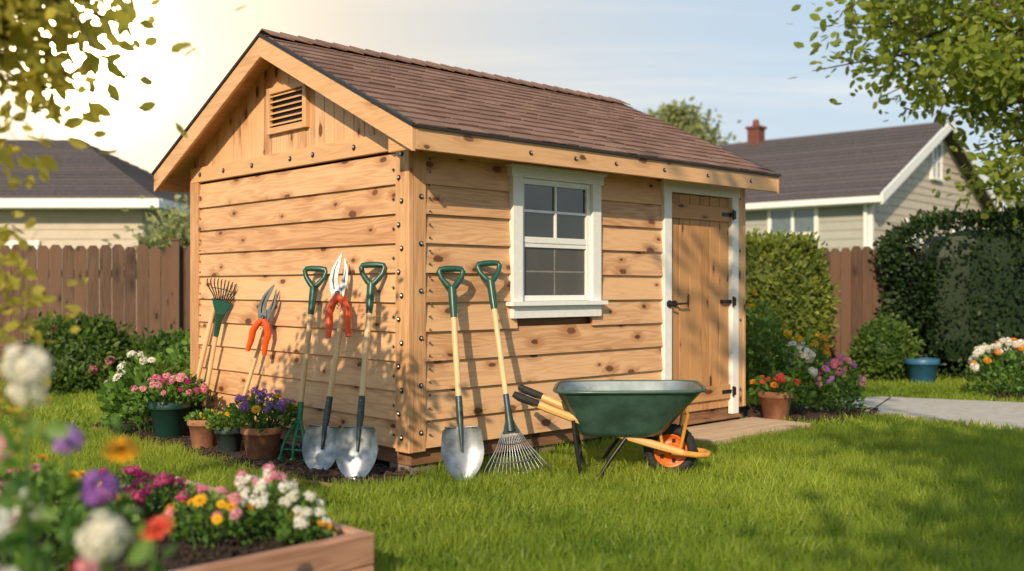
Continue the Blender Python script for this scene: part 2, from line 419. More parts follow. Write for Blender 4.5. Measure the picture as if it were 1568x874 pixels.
siding(mb,Mr,.1,W_-.1,[],nrow=NR+1)
child(mb,'siding',[cedar],.0015)
# core
mb=MB()
mb.bb((.04,.04,.17),(L_-.04,W_-.04,2.12));child(mb,'wall_core',[rimw])
# vertical gable boards both ends
mb=MB()
for xx,sg in((0,-1),(L_,1)):
    y=.0;bw=.118
    while y<W_-.01:
        a=y+.003;b=min(y+bw-.003,W_)
        zt=lambda q:roofz(q)-.045
        x1=xx+sg*(.014+random.random()*.003)
        zb0=2.16
        parts=[(a,b)] if not(a<W_/2<b) else [(a,W_/2),(W_/2,b)]
        for a2,b2 in parts:
            V=[[x1,a2,zb0],[xx,a2,zb0],[xx,b2,zb0],[x1,b2,zb0],[x1,a2,zt(a2)],[xx,a2,zt(a2)],[xx,b2,zt(b2)],[x1,b2,zt(b2)]]
            V=np.array(V)
            if sg>0:V=V[[1,0,3,2,5,4,7,6]]
            mb.hexa(V,2,0)
        y+=bw
    mb.bb((min(xx,xx-sg*.02),.05,2.05),(max(xx,xx-sg*.02),W_-.05,2.2),0)
mb.add([[.001,0.02,2.1],[.001,W_-.02,2.1],[.001,W_/2,RZ-.06]],[[0,1,2]],1)
mb.add([[L_-.001,0.02,2.1],[L_-.001,W_-.02,2.1],[L_-.001,W_/2,RZ-.06]],[[0,1,2]],1)
child(mb,'gable_boards',[cedar,rimw],.0015)
# trims
mb=MB()
t=.038
for (x,y) in((0,0),(L_,0),(0,W_),(L_,W_)):
    sx=-1 if x==0 else 1;sy=-1 if y==0 else 1
    w=.1 if not(x==L_ and y==0) else .085
    mb.bb((x,y-sy*.102,.15),(x+sx*t,y+sy*t,2.06),0,axis=2)
    mb.bb((x-sx*w,y,.15),(x-sx*.0005,y+sy*(t-.003),2.06),0,axis=2)
mb.bb((-t-.004,-.02,2.045),(-.001,W_+.02,2.165),0,axis=1)     # gable frieze
mb.bb((L_+.001,-.02,2.045),(L_+t+.004,W_+.02,2.165),0,axis=1)
mb.bb((.1,-.024,2.06),(L_-.1,-.001,2.12),0,axis=0)
child(mb,'corner_boards',[trimw],.003)
# rim joist, skids, blocks
mb=MB()
mb.bb((.01,.01,.06),(L_-.01,.05,.166),0,.8);mb.bb((.01,.05,.06),(.05,W_-.01,.166),0,.8);mb.bb((L_-.05,.05,.06),(L_-.01,W_-.01,.166),0,.8);mb.bb((.05,W_-.05,.06),(L_-.05,W_-.01,.166),0,.8)
for x in(.12,1.2,2.4,3.45):
    for y in(.13,1.4,2.75):
        mb.bb((x-.11,y-.1,-.03),(x+.11,y+.1,.058),1)
child(mb,'floor_frame',[rimw,block],.004)
# roof deck
RX0,RX1=-.20,L_+.10
mb=MB()
for s in(0,1):
    def Y(y):return y if s==0 else W_-y
    e0=-OV+.02;r0=W_/2
    V=[[RX0+.01,Y(e0),roofz(-OV)-.045],[RX1-.01,Y(e0),roofz(-OV)-.045],[RX1-.01,Y(r0),RZ-.045],[RX0+.01,Y(r0),RZ-.045]]
    V+= [[v[0],v[1],v[2]+.035] for v in V]
    V=np.array(V)
    if s: V=V[[1,0,3,2,5,4,7,6]]
    mb.hexa(V,0,0,.6)
child(mb,'roof_deck',[trimw])
# shingles
mb=MB();slen=math.hypot(W_/2+OV,RZ-EZ);pitch=math.atan(SL)
for s in(0,1):
    if s==0:M=Matrix.Translation((RX0-.012,-OV-.02,EZ-.018))@Matrix.Rotation(pitch,4,'X')
    else:M=Matrix.Translation((RX1+.012,W_+OV+.02,EZ-.018))@Matrix.Rotation(math.pi,4,'Z')@Matrix.Rotation(pitch,4,'X')
    RL=RX1-RX0+.024;ex=.128;nc=int(slen/ex)+1
    for i in range(nc):
        y=i*ex;x=-random.random()*.2-.02
        while x<RL:
            w=random.choice([.12,.15,.18,.22]);a=max(x,0)+.0015;b=min(x+w,RL)-.0015;x+=w
            if b-a<.01:continue
            th=.004+random.random()*.006;l=min(.2,slen+.02-y)
            dy=random.choice([0,0,-.008,.010])+random.uniform(-.004,.004)
            V=[[a,y+dy,.010],[b,y+dy,.010],[b,y+l,.0],[a,y+l,.0],[a,y+dy,.012+th],[b,y+dy,.012+th],[b,y+l,.004],[a,y+l,.004]]
            mb.X=M;mb.hexa(V,0,0,random.random());mb.X=None
# ridge caps
x=RX0-.012
while x<RX1-.03:
    for s in(-1,1):
        a=x;b=min(x+.19,RX1+.012);h=.012
        V=[[a,W_/2,RZ+.022+h],[b,W_/2,RZ+.022],[b,W_/2+s*.13,RZ+.022-.13*SL],[a,W_/2+s*.13,RZ+.022+h-.13*SL]]
        V=V+[[v[0],v[1],v[2]+.009] for v in V];V=np.array(V)
        if s<0:V=V[[1,0,3,2,5,4,7,6]]
        mb.hexa(V,0,0,random.random())
    x+=.15
child(mb,'roof_shingles',[shing])
# fascia, rake boards, drip edge
mb=MB()
mb.bb((RX0+.0,-OV-.012,EZ-.155),(RX1,-OV+.02,EZ-.022),0,.2);mb.bb((RX0,W_+OV-.02,EZ-.155),(RX1,W_+OV+.012,EZ-.022),0,.35)
for xx in(RX0-.028,RX1+.001):
    for s in(0,1):
        def Y(y):return y if s==0 else W_-y
        ya,yb=-OV-.014,W_/2
        za,zb=EZ-.024,EZ-.024+SL*(yb-ya);hh=.145
        V=[[xx,Y(ya),za-hh],[xx+.027,Y(ya),za-hh],[xx+.027,Y(yb),zb-hh],[xx,Y(yb),zb-hh],[xx,Y(ya),za],[xx+.027,Y(ya),za],[xx+.027,Y(yb),zb],[xx,Y(yb),zb]]
        V=np.array(V)
        if s:V=V[[1,0,3,2,5,4,7,6]]
        mb.hexa(V,1,0,.3+.2*s)
mb.bb((RX0+.002,-OV+.02,EZ-.15),(RX0+.03,-.04,EZ-.06),0,.6)
child(mb,'fascia_boards',[trimw],.003)
mb=MB()
for xx in(RX0-.04,RX1+.001):
    for s in(0,1):
        def Y(y):return y if s==0 else W_-y
        ya,yb=-OV-.026,W_/2;za=EZ-.024+.001;zb=EZ-.023+SL*(W_/2+OV+.014)
        V=[[xx,Y(ya),za],[xx+.04,Y(ya),za],[xx+.04,Y(yb),zb],[xx,Y(yb),zb],[xx,Y(ya),za+.02],[xx+.04,Y(ya),za+.02],[xx+.04,Y(yb),zb+.02],[xx,Y(yb),zb+.02]]
        V=np.array(V)
        if s:V=V[[1,0,3,2,5,4,7,6]]
        mb.hexa(V,1,0,.5)
mb.bb((RX0,-OV-.03,EZ-.027),(RX1,-OV-.013,EZ-.012),0,.5)
child(mb,'drip_edge',[ridgem])
# gable vent
mb=MB();y0,y1,z0,z1=1.13,1.67,2.31,2.65
mb.bb((-.052,y0,z0),(-.014,y0+.045,z1),0);mb.bb((-.052,y1-.045,z0),(-.014,y1,z1),0)
mb.bb((-.05,y0+.045,z1-.045),(-.014,y1-.045,z1),0);mb.bb((-.05,y0+.045,z0),(-.014,y1-.045,z0+.045),0)
mb.bb((-.021,y0+.045,z0+.045),(-.0175,y1-.045,z1-.045),1,.5)
for i in range(6):
    z=z0+.068+i*.042
    V=[[-.050,y0+.045,z-.012],[-.026,y0+.045,z+.004],[-.026,y1-.045,z+.004],[-.050,y1-.045,z-.012]]
    V=V+[[v[0],v[1],v[2]+.007] for v in V];mb.hexa(np.array(V),1,0,.4)
child(mb,'gable_vent',[trimw,black],.002)
# bolts
mb=MB()
def bolt(p,ax,r=.0105):
    p=Vector(p);ax=Vector(ax);disc(mb,p,r*1.55,.003,ax,0,12,False);disc(mb,p+ax*.003,r,.010,ax,1,6)
for i in range(13):
    z=.24+i*.148
    bolt((-.038,.035+.03*(i%2),z),(-1,0,0),.012)
    if i%2==0:bolt((.06,-.035,z+.03),(0,-1,0),.011)
for i in range(22):
    bolt((.135,-.031,.25+i*.083),(0,-1,0),.005)
for i in range(20):
    bolt((-.031,W_-.13,.25+i*.088),(-1,0,0),.005)
for i in range(10):
    bolt((-.031,.13,.25+i*.186),(-1,0,0),.006)
for y in(.06,.55,1.05,1.35,1.9,2.35,2.75):bolt((-.042,y,2.105),(-1,0,0),.013)
for x in(.75,1.18,1.6,2.15,2.7,3.3):bolt((x,-OV-.012,EZ-.09),(0,-1,0),.010)
for z in(.3,.9,1.5,1.95):bolt((L_-.04,-.035,z),(0,-1,0),.009)
child(mb,'bolts',[black,steel])
# window
mb=MB()
mb.bb((.835,-.058,1.085),(.925,-.002,1.935),0);mb.bb((1.64,-.058,1.085),(1.73,-.002,1.935),0)
mb.bb((.815,-.066,1.935),(1.75,-.002,2.0),0);mb.bb((.80,-.085,2.0),(1.765,-.002,2.018),0)
mb.bb((.80,-.095,1.055),(1.765,-.002,1.085),0);mb.bb((.835,-.06,.97),(1.73,-.002,1.055),0)
def sash(x0,x1,z0,z1,yo,nx,nz,fw=.038,mw=.018,m=0):
    mb.bb((x0,yo-.03,z0),(x0+fw,yo,z1),0);mb.bb((x1-fw,yo-.03,z0),(x1,yo,z1),0)
    mb.bb((x0+fw,yo-.029,z0),(x1-fw,yo,z0+fw*1.1),0);mb.bb((x0+fw,yo-.029,z1-fw),(x1-fw,yo,z1),0)
    for i in range(1,nx):
        x=x0+(x1-x0)*i/nx;mb.bb((x-mw/2,yo-.026,z0+fw*1.1),(x+mw/2,yo-.004,z1-fw),0)
    for i in range(1,nz):
        z=z0+(z1-z0)*i/nz;mb.bb((x0+fw,yo-.0245,z-mw/2),(x1-fw,yo-.005,z+mw/2),0)
sash(.927,1.638,1.49,1.933,.0,2,2)
mb.bb((.96,-.011,1.52),(1.61,-.008,1.91),1,.5)
mb.bb((.927,-.03,1.087),(.965,.0,1.489),0);mb.bb((1.60,-.03,1.087),(1.638,0,1.489),0);mb.bb((.965,-.029,1.087),(1.60,0,1.125),0);mb.bb((.965,-.024,1.46),(1.60,-.002,1.489),0)
mb.bb((.965,-.010,1.125),(1.60,-.007,1.46),3,.5)
mb.bb((1.275,-.0125,1.125),(1.29,-.0102,1.46),4,.5);mb.bb((.965,-.0122,1.285),(1.274,-.0102,1.298),4,.5);mb.bb((1.291,-.0122,1.285),(1.60,-.0102,1.298),4,.5)
dimw=plain('screened_muntin',(.24,.22,.19),.7)
child(mb,'window',[white,glass,glass,screenm,dimw],.002)
# door
mb=MB()
mb.bb((2.49,-.05,.10),(2.585,-.002,1.945),0);mb.bb((3.425,-.05,.10),(3.515,-.002,1.945),0);mb.bb((2.475,-.055,1.945),(3.53,-.002,2.04),0)
x=2.592
for i in range(6):
    mb.bb((x+.003,-.012,.16),(x+.1353,.02,1.938),1,axis=2);x+=.1383
mb.bb((2.60,-.034,1.74),(3.415,-.0125,1.86),1,.0,axis=0);mb.bb((2.60,-.034,.235),(3.415,-.0125,.355),1,.0,axis=0)
mb.bb((2.49,-.075,.07),(3.515,.03,.098),2,axis=0)
mb.bb((2.585,.021,.1),(3.425,.035,1.945),1)
for z in(1.80,1.06,.295):
    mb.bb((3.29,-.041,z-.016),(3.44,-.0345 if z!=1.06 else -.0125,z+.016),3);mb.bb((3.412,-.058,z-.04),(3.432,-.051,z+.04),3);mb.bb((3.43,-.056,z-.035),(3.47,-.0505,z+.035),3)
    tube(mb,[(3.422,-.06,z-.045),(3.422,-.06,z+.045)],.008,8,3)
disc(mb,(2.66,-.012,1.05),.028,.012,(0,-1,0),3,14,False)
tube(mb,[(2.66,-.02,1.05),(2.66,-.06,1.05),(2.70,-.064,1.05),(2.78,-.062,1.052)],[.011,.011,.009,.008],8,3)
disc(mb,(2.545,-.05,1.05),.03,.012,(0,-1,0),3,14,False);tube(mb,[(2.545,-.055,1.05),(2.56,-.075,1.045),(2.60,-.08,1.04)],.009,8,3)
child(mb,'door',[white,doorw,rimw,black],.003)
# step
mb=MB()
for i in range(4):
    mb.bb((2.30+.0,-.62+i*.145,.0),(3.72,-.62+i*.145+.138,.05),0,axis=0)
finish(mb,'wooden_step',[deckw],M=SM,bevel=.004)
# ------------------------------------------------------------ TOOLS
def tool_matrix(foot,top,inward):
    foot=Vector(foot);top=Vector(top);z=(top-foot).normalized();y=Vector(inward);y=(y-z*y.dot(z)).normalized();x=y.cross(z)
    M=Matrix(((x.x,y.x,z.x,foot.x),(x.y,y.y,z.y,foot.y),(x.z,y.z,z.z,foot.z),(0,0,0,1)));return SM@M,(top-foot).length
TM=[handlew,tgreen,blade,dkgreen,forkg,redg,black,blueg]
def dhandle(mb,L,w=.155):
    tube(mb,[(0,0,L-.32),(0,0,L-.24),(0,0,L-.125)],[.021,.025,.028],10,1)
    p=[(0,0,L-.14),(-.03,0,L-.105),(-w*.42,0,L-.06),(-w/2,0,L-.02),(-w*.44,0,L-.004),(-.03,0,L),(.03,0,L),(w*.44,0,L-.004),(w/2,0,L-.02),(w*.42,0,L-.06),(.03,0,L-.105)]
    tube(mb,p,[.025,.020,.017,.018,.019,.021,.021,.019,.018,.017,.020],8,1,ref=np.array([0,1.,0]),closed=True)
def spade_blade(mb,w=.25,h=.33,m=2):
    nx,nz=10,14
    Vf=[]
    for k in range(nz+1):
        b=k/nz;z=b*h
        if b<.6: hw=w/2*math.sin(math.pi/2*min(1,(b/.6))**.8)**.8 if b>0 else 0.006
        else: hw=w/2*(1-.12*((b-.6)/.4))
        if b>.93:hw*=1-.25*((b-.93)/.07)
        hw=max(hw,.008)
        for j in range(nx+1):
            a=-1+2*j/nx;x=a*hw
            y=.045*(a*a)*(hw/(w/2))*-1+.02*math.sin(math.pi*b)-.018*math.exp(-(a*4)**2)*max(0,b-.2)
            Vf.append((x,y,z))
    Vf=np.array(Vf);Vb=Vf+[0,.003,0];n=len(Vf);F=[]
    for k in range(nz):
        for j in range(nx):
            i=k*(nx+1)+j;F.append([i,i+1,i+nx+2,i+nx+1]);F.append([n+i,n+i+nx+1,n+i+nx+2,n+i+1])
    mb.add(np.concatenate([Vf,Vb]),F,m,.4,None,True)
    for s in(-1,1):tube(mb,[(s*.03,-.004,h-.002),(s*w*.38,-.032,h-.004)],.006,6,m)
def spade(name,foot,top,inward,w=.25,h=.33,handle='d',ferr=3,extra=None):
    M,L=tool_matrix(foot,top,inward);mb=MB()
    spade_blade(mb,w,h)
    tube(mb,[(0,-.004,h-.15),(0,-.002,h-.02),(0,0,h+.06),(0,0,h+.19)],[.006,.017,.022,.0205],10,ferr)
    for zz in(h+.10,h+.16):disc(mb,(0,-.0195,zz),.004,.003,(0,-1,0),2,8)
    Ls=L-.24 if handle=='d' else L
    tube(mb,[(0,0,h+.17),(0,.002,(h+L)/2),(0,0,Ls)],[.0190,.0200,.0185],12,0)
    if handle=='d':dhandle(mb,L)
    return finish(mb,name,TM,M=M)
IN_L=(.80,.60,0);IN_R=(.50,.86,0)
spade('garden_spade',(-.377,.054,.0),(-.085,.273,1.325),IN_L,.27,.34)
spade('garden_spade',(.10,-.40,.0),(.265,-.08,1.30),IN_R,.265,.34)
def poly_extrude(mb,pts,y0,y1,m,M=None):
    n=len(pts);V=[(x,y0,z) for x,z in pts]+[(x,y1,z) for x,z in pts]
    mb.add(V,[list(range(n))],m);mb.add(V,[list(range(n,2*n))[::-1]],m);mb.add(V,[[i,n+i,n+(i+1)%n,(i+1)%n] for i in range(n)],m)
def smoothpoly(P,k=4):
    P=[Vector((a,b)) for a,b in P];n=len(P);o=[]
    for i in range(n):
        p0,p1,p2,p3=P[i-1],P[i],P[(i+1)%n],P[(i+2)%n]
        for j in range(k):
            t_=j/k;q=.5*((2*p1)+(-p0+p2)*t_+(2*p0-5*p1+4*p2-p3)*t_*t_+(-p0+3*p1-3*p2+p3)*t_**3);o.append((q.x,q.y))
    return o
def pruner(mb,s=1.0,z0=0,yo=-.03,m_b=2,m_h=5,m_p=6):
    pv=z0+.29*s
    A=[(-.028,-.035),(-.05,.03),(-.055,.09),(-.038,.16),(-.006,.22),(.032,.265),(.022,.20),(.006,.13),(.006,.07),(.022,.02),(.02,-.03)]
    B=[(.03,-.035),(.046,.01),(.062,.07),(.068,.13),(.06,.19),(.046,.235),(.045,.18),(.038,.12),(.022,.075),(-.008,.03),(-.03,-.02)]
    poly_extrude(mb,[(x*s,pv+z*s) for x,z in smoothpoly(A,3)],yo-.012,yo-.004,m_b)
    poly_extrude(mb,[(x*s,pv+z*s) for x,z in smoothpoly(B,3)],yo-.003,yo+.006,m_b)
    tube(mb,[(-.022*s,yo-.0135,pv+.03*s),(-.030*s,yo-.0135,pv+.09*s),(-.018*s,yo-.0135,pv+.16*s),(.006*s,yo-.0135,pv+.215*s)],[.004*s,.005*s,.004*s,.001],5,m_p)
    tube(mb,[(.044*s,yo-.0045,pv+.07*s),(.050*s,yo-.0045,pv+.13*s),(.050*s,yo-.0045,pv+.19*s)],[.003*s,.004*s,.001],5,m_p)
    disc(mb,(0,yo-.012,pv),.017*s,.008,(0,-1,0),m_p,16,False);disc(mb,(0,yo-.02,pv),.009*s,.006,(0,-1,0),m_b,6)
    for q in(-1,1):
        pts=[(-q*.012,.0),(q*.035,-.055),(q*.062,-.12),(q*.060,-.20),(q*.070,-.285)]
        pp=[]
        for i in range(len(pts)-1):
            for j in range(3):
                a=j/3;pp.append(((pts[i][0]*(1-a)+pts[i+1][0]*a),(pts[i][1]*(1-a)+pts[i+1][1]*a)))
        pp.append(pts[-1]);K=len(pp)
        tube(mb,[(x*s,yo,pv+z*s) for x,z in pp],[ (.018+.009*math.sin(math.pi*i/(K-1)*.9+.3))*s for i in range(K)],10,m_h,ref=np.array([0,1.,0]),flat=1)
        tube(mb,[(q*.03*s*.6,yo-.004,pv-.02*s),(q*.05*s,yo-.004,pv-.075*s)],.014*s,8,m_b)
    sp=[(.018*math.sin(i*.9)*s*.5,yo+.0,pv-.05*s-i*.0035*s) for i in range(16)]
    tube(mb,sp,.003*s,5,m_b)
spade('garden_spade',(-.39,.437,.0),(-.07,.60,1.17),IN_L,.25,.31,'n')
def shears_obj(name,c,tilt,s,Mw=IN_L):
    M,L=tool_matrix(c,tilt,Mw);mb=MB();pruner(mb,s);return finish(mb,name,TM,M=M,bevel=0)
shears_obj('pruning_shears',(-.155,.545,.845),(-.085,.655,1.39),1.02)
mbp=MB();M,L=tool_matrix((-.19,1.97,.0),(-.06,1.60,1.0),IN_L)
tube(mbp,[(0,0,0),(0,0,.3)],.016,10,7);tube(mbp,[(0,0,.28),(0,0,L-.12)],.015,10,0);tube(mbp,[(0,0,L-.16),(0,0,L)],[.015,.012],10,5)
finish(mbp,'lopper_pole',TM,M=M)
shears_obj('pruning_shears',(-.14,1.64,.70),(-.08,1.52,1.22),.95)
# D-handle cultivator
M,L=tool_matrix((-.315,.849,.0),(-.075,.957,1.31),IN_L);mb=MB()
tube(mb,[(0,0,.30),(0,0,.42)],[.023,.021],10,4);tube(mb,[(0,0,.40),(0,0,L-.24)],[.0185,.019],12,0);dhandle(mb,L)
for s in(-1,0,1):
    tube(mb,[(0,0,.33),(s*.02,-.005,.27),(s*.055,-.03,.20),(s*.075,-.045,.11),(s*.085,-.03,.03),(s*.088,-.01,.0)],[.016,.014,.012,.011,.010,.005],8,4)
    poly_extrude(mb,[(s*.088-.024,.03),(s*.088,-.012),(s*.088+.024,.03),(s*.088,.07)],-.032,-.02,4)
tube(mb,[(-.06,-.033,.185),(.06,-.033,.185)],.008,6,4)
tube(mb,[(-.08,-.04,.10),(.08,-.04,.10)],.007,6,4)
finish(mb,'garden_cultivator',TM,M=M)
def fan(mb,L0,length,hw,n,m,sign=1,r=.0028,bend=.03):
    for i in range(n):
        a=-1+2*i/(n-1);x=a*hw;z1=L0-sign*length*(1-.10*a*a)
        pts=[(a*.012,0,L0),(a*.012+(x-a*.012)*.5,-.004,L0-sign*length*.48),(x*.95,-.008,z1+sign*.045),(x,-.008-bend*.3,z1+sign*.012),(x*1.01,-.008+bend,z1)]
        tube(mb,pts,r,5,m)
    K=9
    for f in(.42,.72):
        tube(mb,[(hw*f*(-1+2*k/(K-1)),-.012,L0-sign*length*(f-.02*(-1+2*k/(K-1))**2*2)) for k in range(K)],.0035,5,m)
M,L=tool_matrix((.412,-.54,.0),(.584,-.08,1.34),IN_R);mb=MB()
fan(mb,.38,.38,.205,16,2,r=.0036)
tube(mb,[(0,0,.30),(0,0,.38),(0,0,.47)],[.032,.026,.018],10,3);poly_extrude(mb,[(-.015,.40),(-.055,.29),(.055,.29),(.015,.40)],-.012,.006,3)
tube(mb,[(0,0,.45),(0,0,.54)],[.0195,.0185],10,7)
tube(mb,[(0,0,.45),(0,0,L-.24)],[.0175,.0185],12,0);dhandle(mb,L,.15)
finish(mb,'leaf_rake',TM,M=M)
M,L=tool_matrix((-.15,2.56,.0),(-.08,2.235,1.24),IN_L);mb=MB()
fan(mb,L-.27,.27,.15,11,6,-1,.0048,.006)
tube(mb,[(0,0,L-.46),(0,0,L-.33),(0,0,L-.27)],[.019,.026,.040],10,1);poly_extrude(mb,[(-.02,L-.31),(.02,L-.31),(.085,L-.17),(-.085,L-.17)],-.01,.008,1)
tube(mb,[(0,0,0),(0,0,.28)],.0175,10,7);tube(mb,[(0,0,.25),(0,0,L-.44)],.018,12,0)
finish(mb,'leaf_rake',TM,M=M)
spade('garden_spade',(-.16,2.78,.0),(-.05,2.50,1.0),IN_L,.18,.26,'n',7)
# ------------------------------------------------------------ WHEELBARROW
WM=Matrix.Translation((.72,6.33,0))@Matrix.Rotation(math.radians(-5),4,'Z')
wb=empty('wheelbarrow',WM)
def wchild(mb,n,mats,bevel=0):
    o=finish(mb,n,mats,bevel=bevel);o.parent=wb
def rrect(hx,hy,cx,z,n=40,e=5,tilt=0):
    o=[]
    for i in range(n):
        t_=2*math.pi*i/n;c,s=math.cos(t_),math.sin(t_);k=(abs(c)**e+abs(s)**e)**(-1/e)
        o.append((cx+c*k*hx,s*k*hy,z+tilt*c*k*hx))
    return o
mb=MB();n=48
rings=[rrect(.05,.03,-.05,.262,n,2),rrect(.20,.15,-.05,.262,n,4),rrect(.245,.185,-.045,.272,n,4.5),rrect(.275,.205,-.035,.305,n,5),rrect(.36,.265,-.015,.43,n,5),rrect(.45,.335,.01,.555,n,6,.015)]
inner=[[(x*.982+.0,y*.982,z+.006) for x,y,z in r_] for r_ in rings[::-1]]
def skin(R_,m):
    V=np.array(R_).reshape(-1,3);F=[[i*n+j,i*n+(j+1)%n,(i+1)*n+(j+1)%n,(i+1)*n+j] for i in range(len(R_)-1) for j in range(n)]
    mb.add(V,F,m,.4,None,True)
skin(rings,0);skin(inner,1)
tube(mb,rrect(.457,.342,.01,.558,n,6,.015),.011,8,0,.2,closed=True,ref=np.array([0,0,1.]))
wchild(mb,'tray',[trayg,trayin])
mb=MB()
for s in(-1,1):
    a=Vector((-.61,s*.215,.49));b=Vector((.34,s*.105,.165))
    d=(b-a).normalized();K=8
    tube(mb,[a+(b-a)*(k/K)+Vector((0,0,-.018*math.sin(math.pi*k/K))) for k in range(K+1)],[.021]+[.025]*(K-1)+[.020],8,0,.2,smooth=False)
    tube(mb,[a-d*.09+Vector((0,0,.012)),a-d*.05+Vector((0,0,.004)),a+d*.07],[.019,.026,.025],12,1)
wchild(mb,'handles',[wood('barrow_handle',(.74,.44,.17),(.55,.28,.08),(.2,.1,.04),0,.4),rubber])
mb=MB()
pts=[(.27,-.107,.170),(.42,-.10,.152),(.485,-.075,.147),(.51,0,.145),(.485,.075,.147),(.42,.10,.152),(.27,.107,.170)]
tube(mb,pts,.018,10,0)
for s in(-1,1):
    tube(mb,[(.22,s*.115,.20),(.19,s*.13,.34),(.215,s*.17,.44),(.27,s*.19,.465),(.345,s*.19,.455),(.365,s*.16,.41),(.32,s*.10,.17)],.012,8,0)
tube(mb,[(.20,-.13,.36),(.20,.13,.36)],.010,8,0)
wchild(mb,'front_frame',[frameo])
mb=MB()
for s in(-1,1):
    q=s*.21
    tube(mb,[(-.33,s*.20,.37),(-.31,q,.20),(-.285,q,.05),(-.26,q,.015),(-.20,q,.012),(-.165,q,.035),(-.10,q*.95,.14),(-.01,q*.8,.26)],.013,8,0,ref=np.array([0,1.,0]),flat=1)
tube(mb,[(-.30,-.20,.13),(-.30,.20,.13)],.009,8,0)
tube(mb,[(.27,-.115,.165),(.27,.115,.165)],.010,8,0)
wchild(mb,'legs',[black])
mb=MB()
mb.X=Matrix.Translation((.27,0,.165))@Matrix.Rotation(math.pi/2,4,'X')
prof=[]
R,w=.165,.045
for a in np.linspace(-2.6,2.6,18):prof.append((R-.036+.036*math.cos(a),w*math.sin(a)*1.0))
lathe(mb,prof+[prof[0]],40,0)
for k in range(36):
    a=k*2*math.pi/36
    for sg in(-1,1):
        mb.box(((R-.003)*math.cos(a+sg*.04),(R-.003)*math.sin(a+sg*.04),sg*.015),(.008,.010,.024),0)
for sg in(-1,1):
    lathe(mb,[(.105,sg*.030),(.098,sg*.034),(.090,sg*.018),(.045,sg*.014),(.036,sg*.034),(.022,sg*.040),(.001,sg*.040)],32,1)
    for k in range(5):
        a=k*2*math.pi/5;mb.box((.066*math.cos(a),.066*math.sin(a),sg*.018),(.022,.022,.010),2)
mb.X=None
wchild(mb,'wheel',[rubber,orange,black])
# ------------------------------------------------------------ GROUND
def groundmat():
    m,nt,p,o=newmat('lawn_ground');g=G(nt);c=g.obj()
    a=g.noise(c,1.2,5,.6);b=g.noise(c,60,4,.7)
    col=g.mix(g.ss(a,.3,.7),(.07,.13,.015),(.12,.18,.022));col=g.mix(g.ss(b,.35,.75),col,(.045,.07,.014))
    g.put(p.inputs['Base Color'],col);p.inputs['Roughness'].default_value=.9;p.inputs['Specular IOR Level'].default_value=.1;g.bump(p,b,.8,.03);return m
mb=MB()
mb.add([(-200,-100,0),(200,-100,0),(200,300,0),(-200,300,0)],[[0,1,2,3]],0)
finish(mb,'lawn',[groundmat()])
def inpoly(P,poly):
    x,y=P[:,0],P[:,1];ins=np.zeros(len(P),bool);n=len(poly)
    for i in range(n):
        x1,y1=poly[i];x2,y2=poly[(i+1)%n]
        c=((y1>y)!=(y2>y));xx=(x2-x1)*(y-y1)/((y2-y1) if y2!=y1 else 1e-9)+x1
        ins^=(c&(x<xx))
    return ins
def sp(l):return [tuple(S2W(a,b)[:2]) for a,b in l]
shedpoly=sp([(-.02,-.02),(L_+.02,-.02),(L_+.02,W_+.02),(-.02,W_+.02)])
bedpoly=sp([(.0,.0),(.02,3.6),(-.35,3.68),(-.62,3.5),(-.68,2.9),(-.66,1.5),(-.62,.3),(-.50,-.12),(-.2,-.18),(.02,-.10)])
steppoly=sp([(2.30,-.64),(3.72,-.64),(3.72,-.02),(2.30,-.02)])
pathpoly=[(3.15,9.75),(3.30,9.35),(4.18,8.24),(5.6,6.9),(8.0,5.2),(10,4.2),(10,8.4),(7,9.3),(5.1,10.06),(3.9,10.6),(3.3,10.5)]
a=np.linspace(0,6.283,28)[:-1]
rb=[(2.62+.80*math.cos(t_)+.25*math.sin(t_),9.35+.62*math.sin(t_)) for t_ in a]
rb2=[(6.3+1.3*math.cos(t_),10.75+.42*math.sin(t_)+.1*math.cos(t_)) for t_ in a]
Q0=Vector((-.52,3.83));av=Vector((-.70,.714));bv=Vector((-.714,-.70))
def BQ(i,j):v=Q0+av*i+bv*j;return (v.x,v.y)
rbed=[BQ(0,0),BQ(1.6,0),BQ(1.6,2.0),BQ(0,2.0)]
def soilbed(name,poly,seed,n=2500,h=.035,edge=True):
    r=np.random.default_rng(seed);mb=MB();P=np.array(poly);c=P.mean(0)
    ks=[0,.25,.5,.75,.93,1.0];m=len(P)
    V=[]
    for k in ks:
        for p in P:
            q=c+(p-c)*k;V.append((q[0],q[1],(h*(1-k**6)+.004)+(r.normal(0,.006) if 0<k<1 else 0)))
    F=[[i*m+j,i*m+(j+1)%m,(i+1)*m+(j+1)%m,(i+1)*m+j] for i in range(len(ks)-1) for j in range(m)]
    mb.add(V,F,0,.5,None,True)
    lo,hi=P.min(0),P.max(0);X=r.uniform(lo,hi,(n*2,2));X=X[inpoly(X,poly)][:n]
    CH=[[-.5,-.18,0],[.5,-.14,0],[.46,.16,.05],[-.5,.2,0],[-.45,-.15,.2],[.45,-.1,.22],[.42,.14,.25],[-.46,.16,.2]]
    FF=[[0,3,2,1],[4,5,6,7],[0,1,5,4],[1,2,6,5],[2,3,7,6],[3,0,4,7]]
    N=len(X);scatter(mb,CH,FF,np.c_[X,np.full(N,h)+r.uniform(-.012,.008,N)],r.normal(0,.35,(N,3))+[0,0,1],r.uniform(0,6.28,N),r.uniform(.015,.045,N),1,r.uniform(0,1,N))
    return finish(mb,name,[soil,mulchm])
soilbed('mulch_bed',bedpoly,1,4200)
soilbed('mulch_bed',rb,2,1500)
soilbed('mulch_bed',rb2,3,1200)
mb=MB();pp=[S2W(x,y,.012) for x,y in [(.0,3.63),(-.35,3.70),(-.64,3.52),(-.70,2.9),(-.68,1.5),(-.64,.3),(-.51,-.14)]]
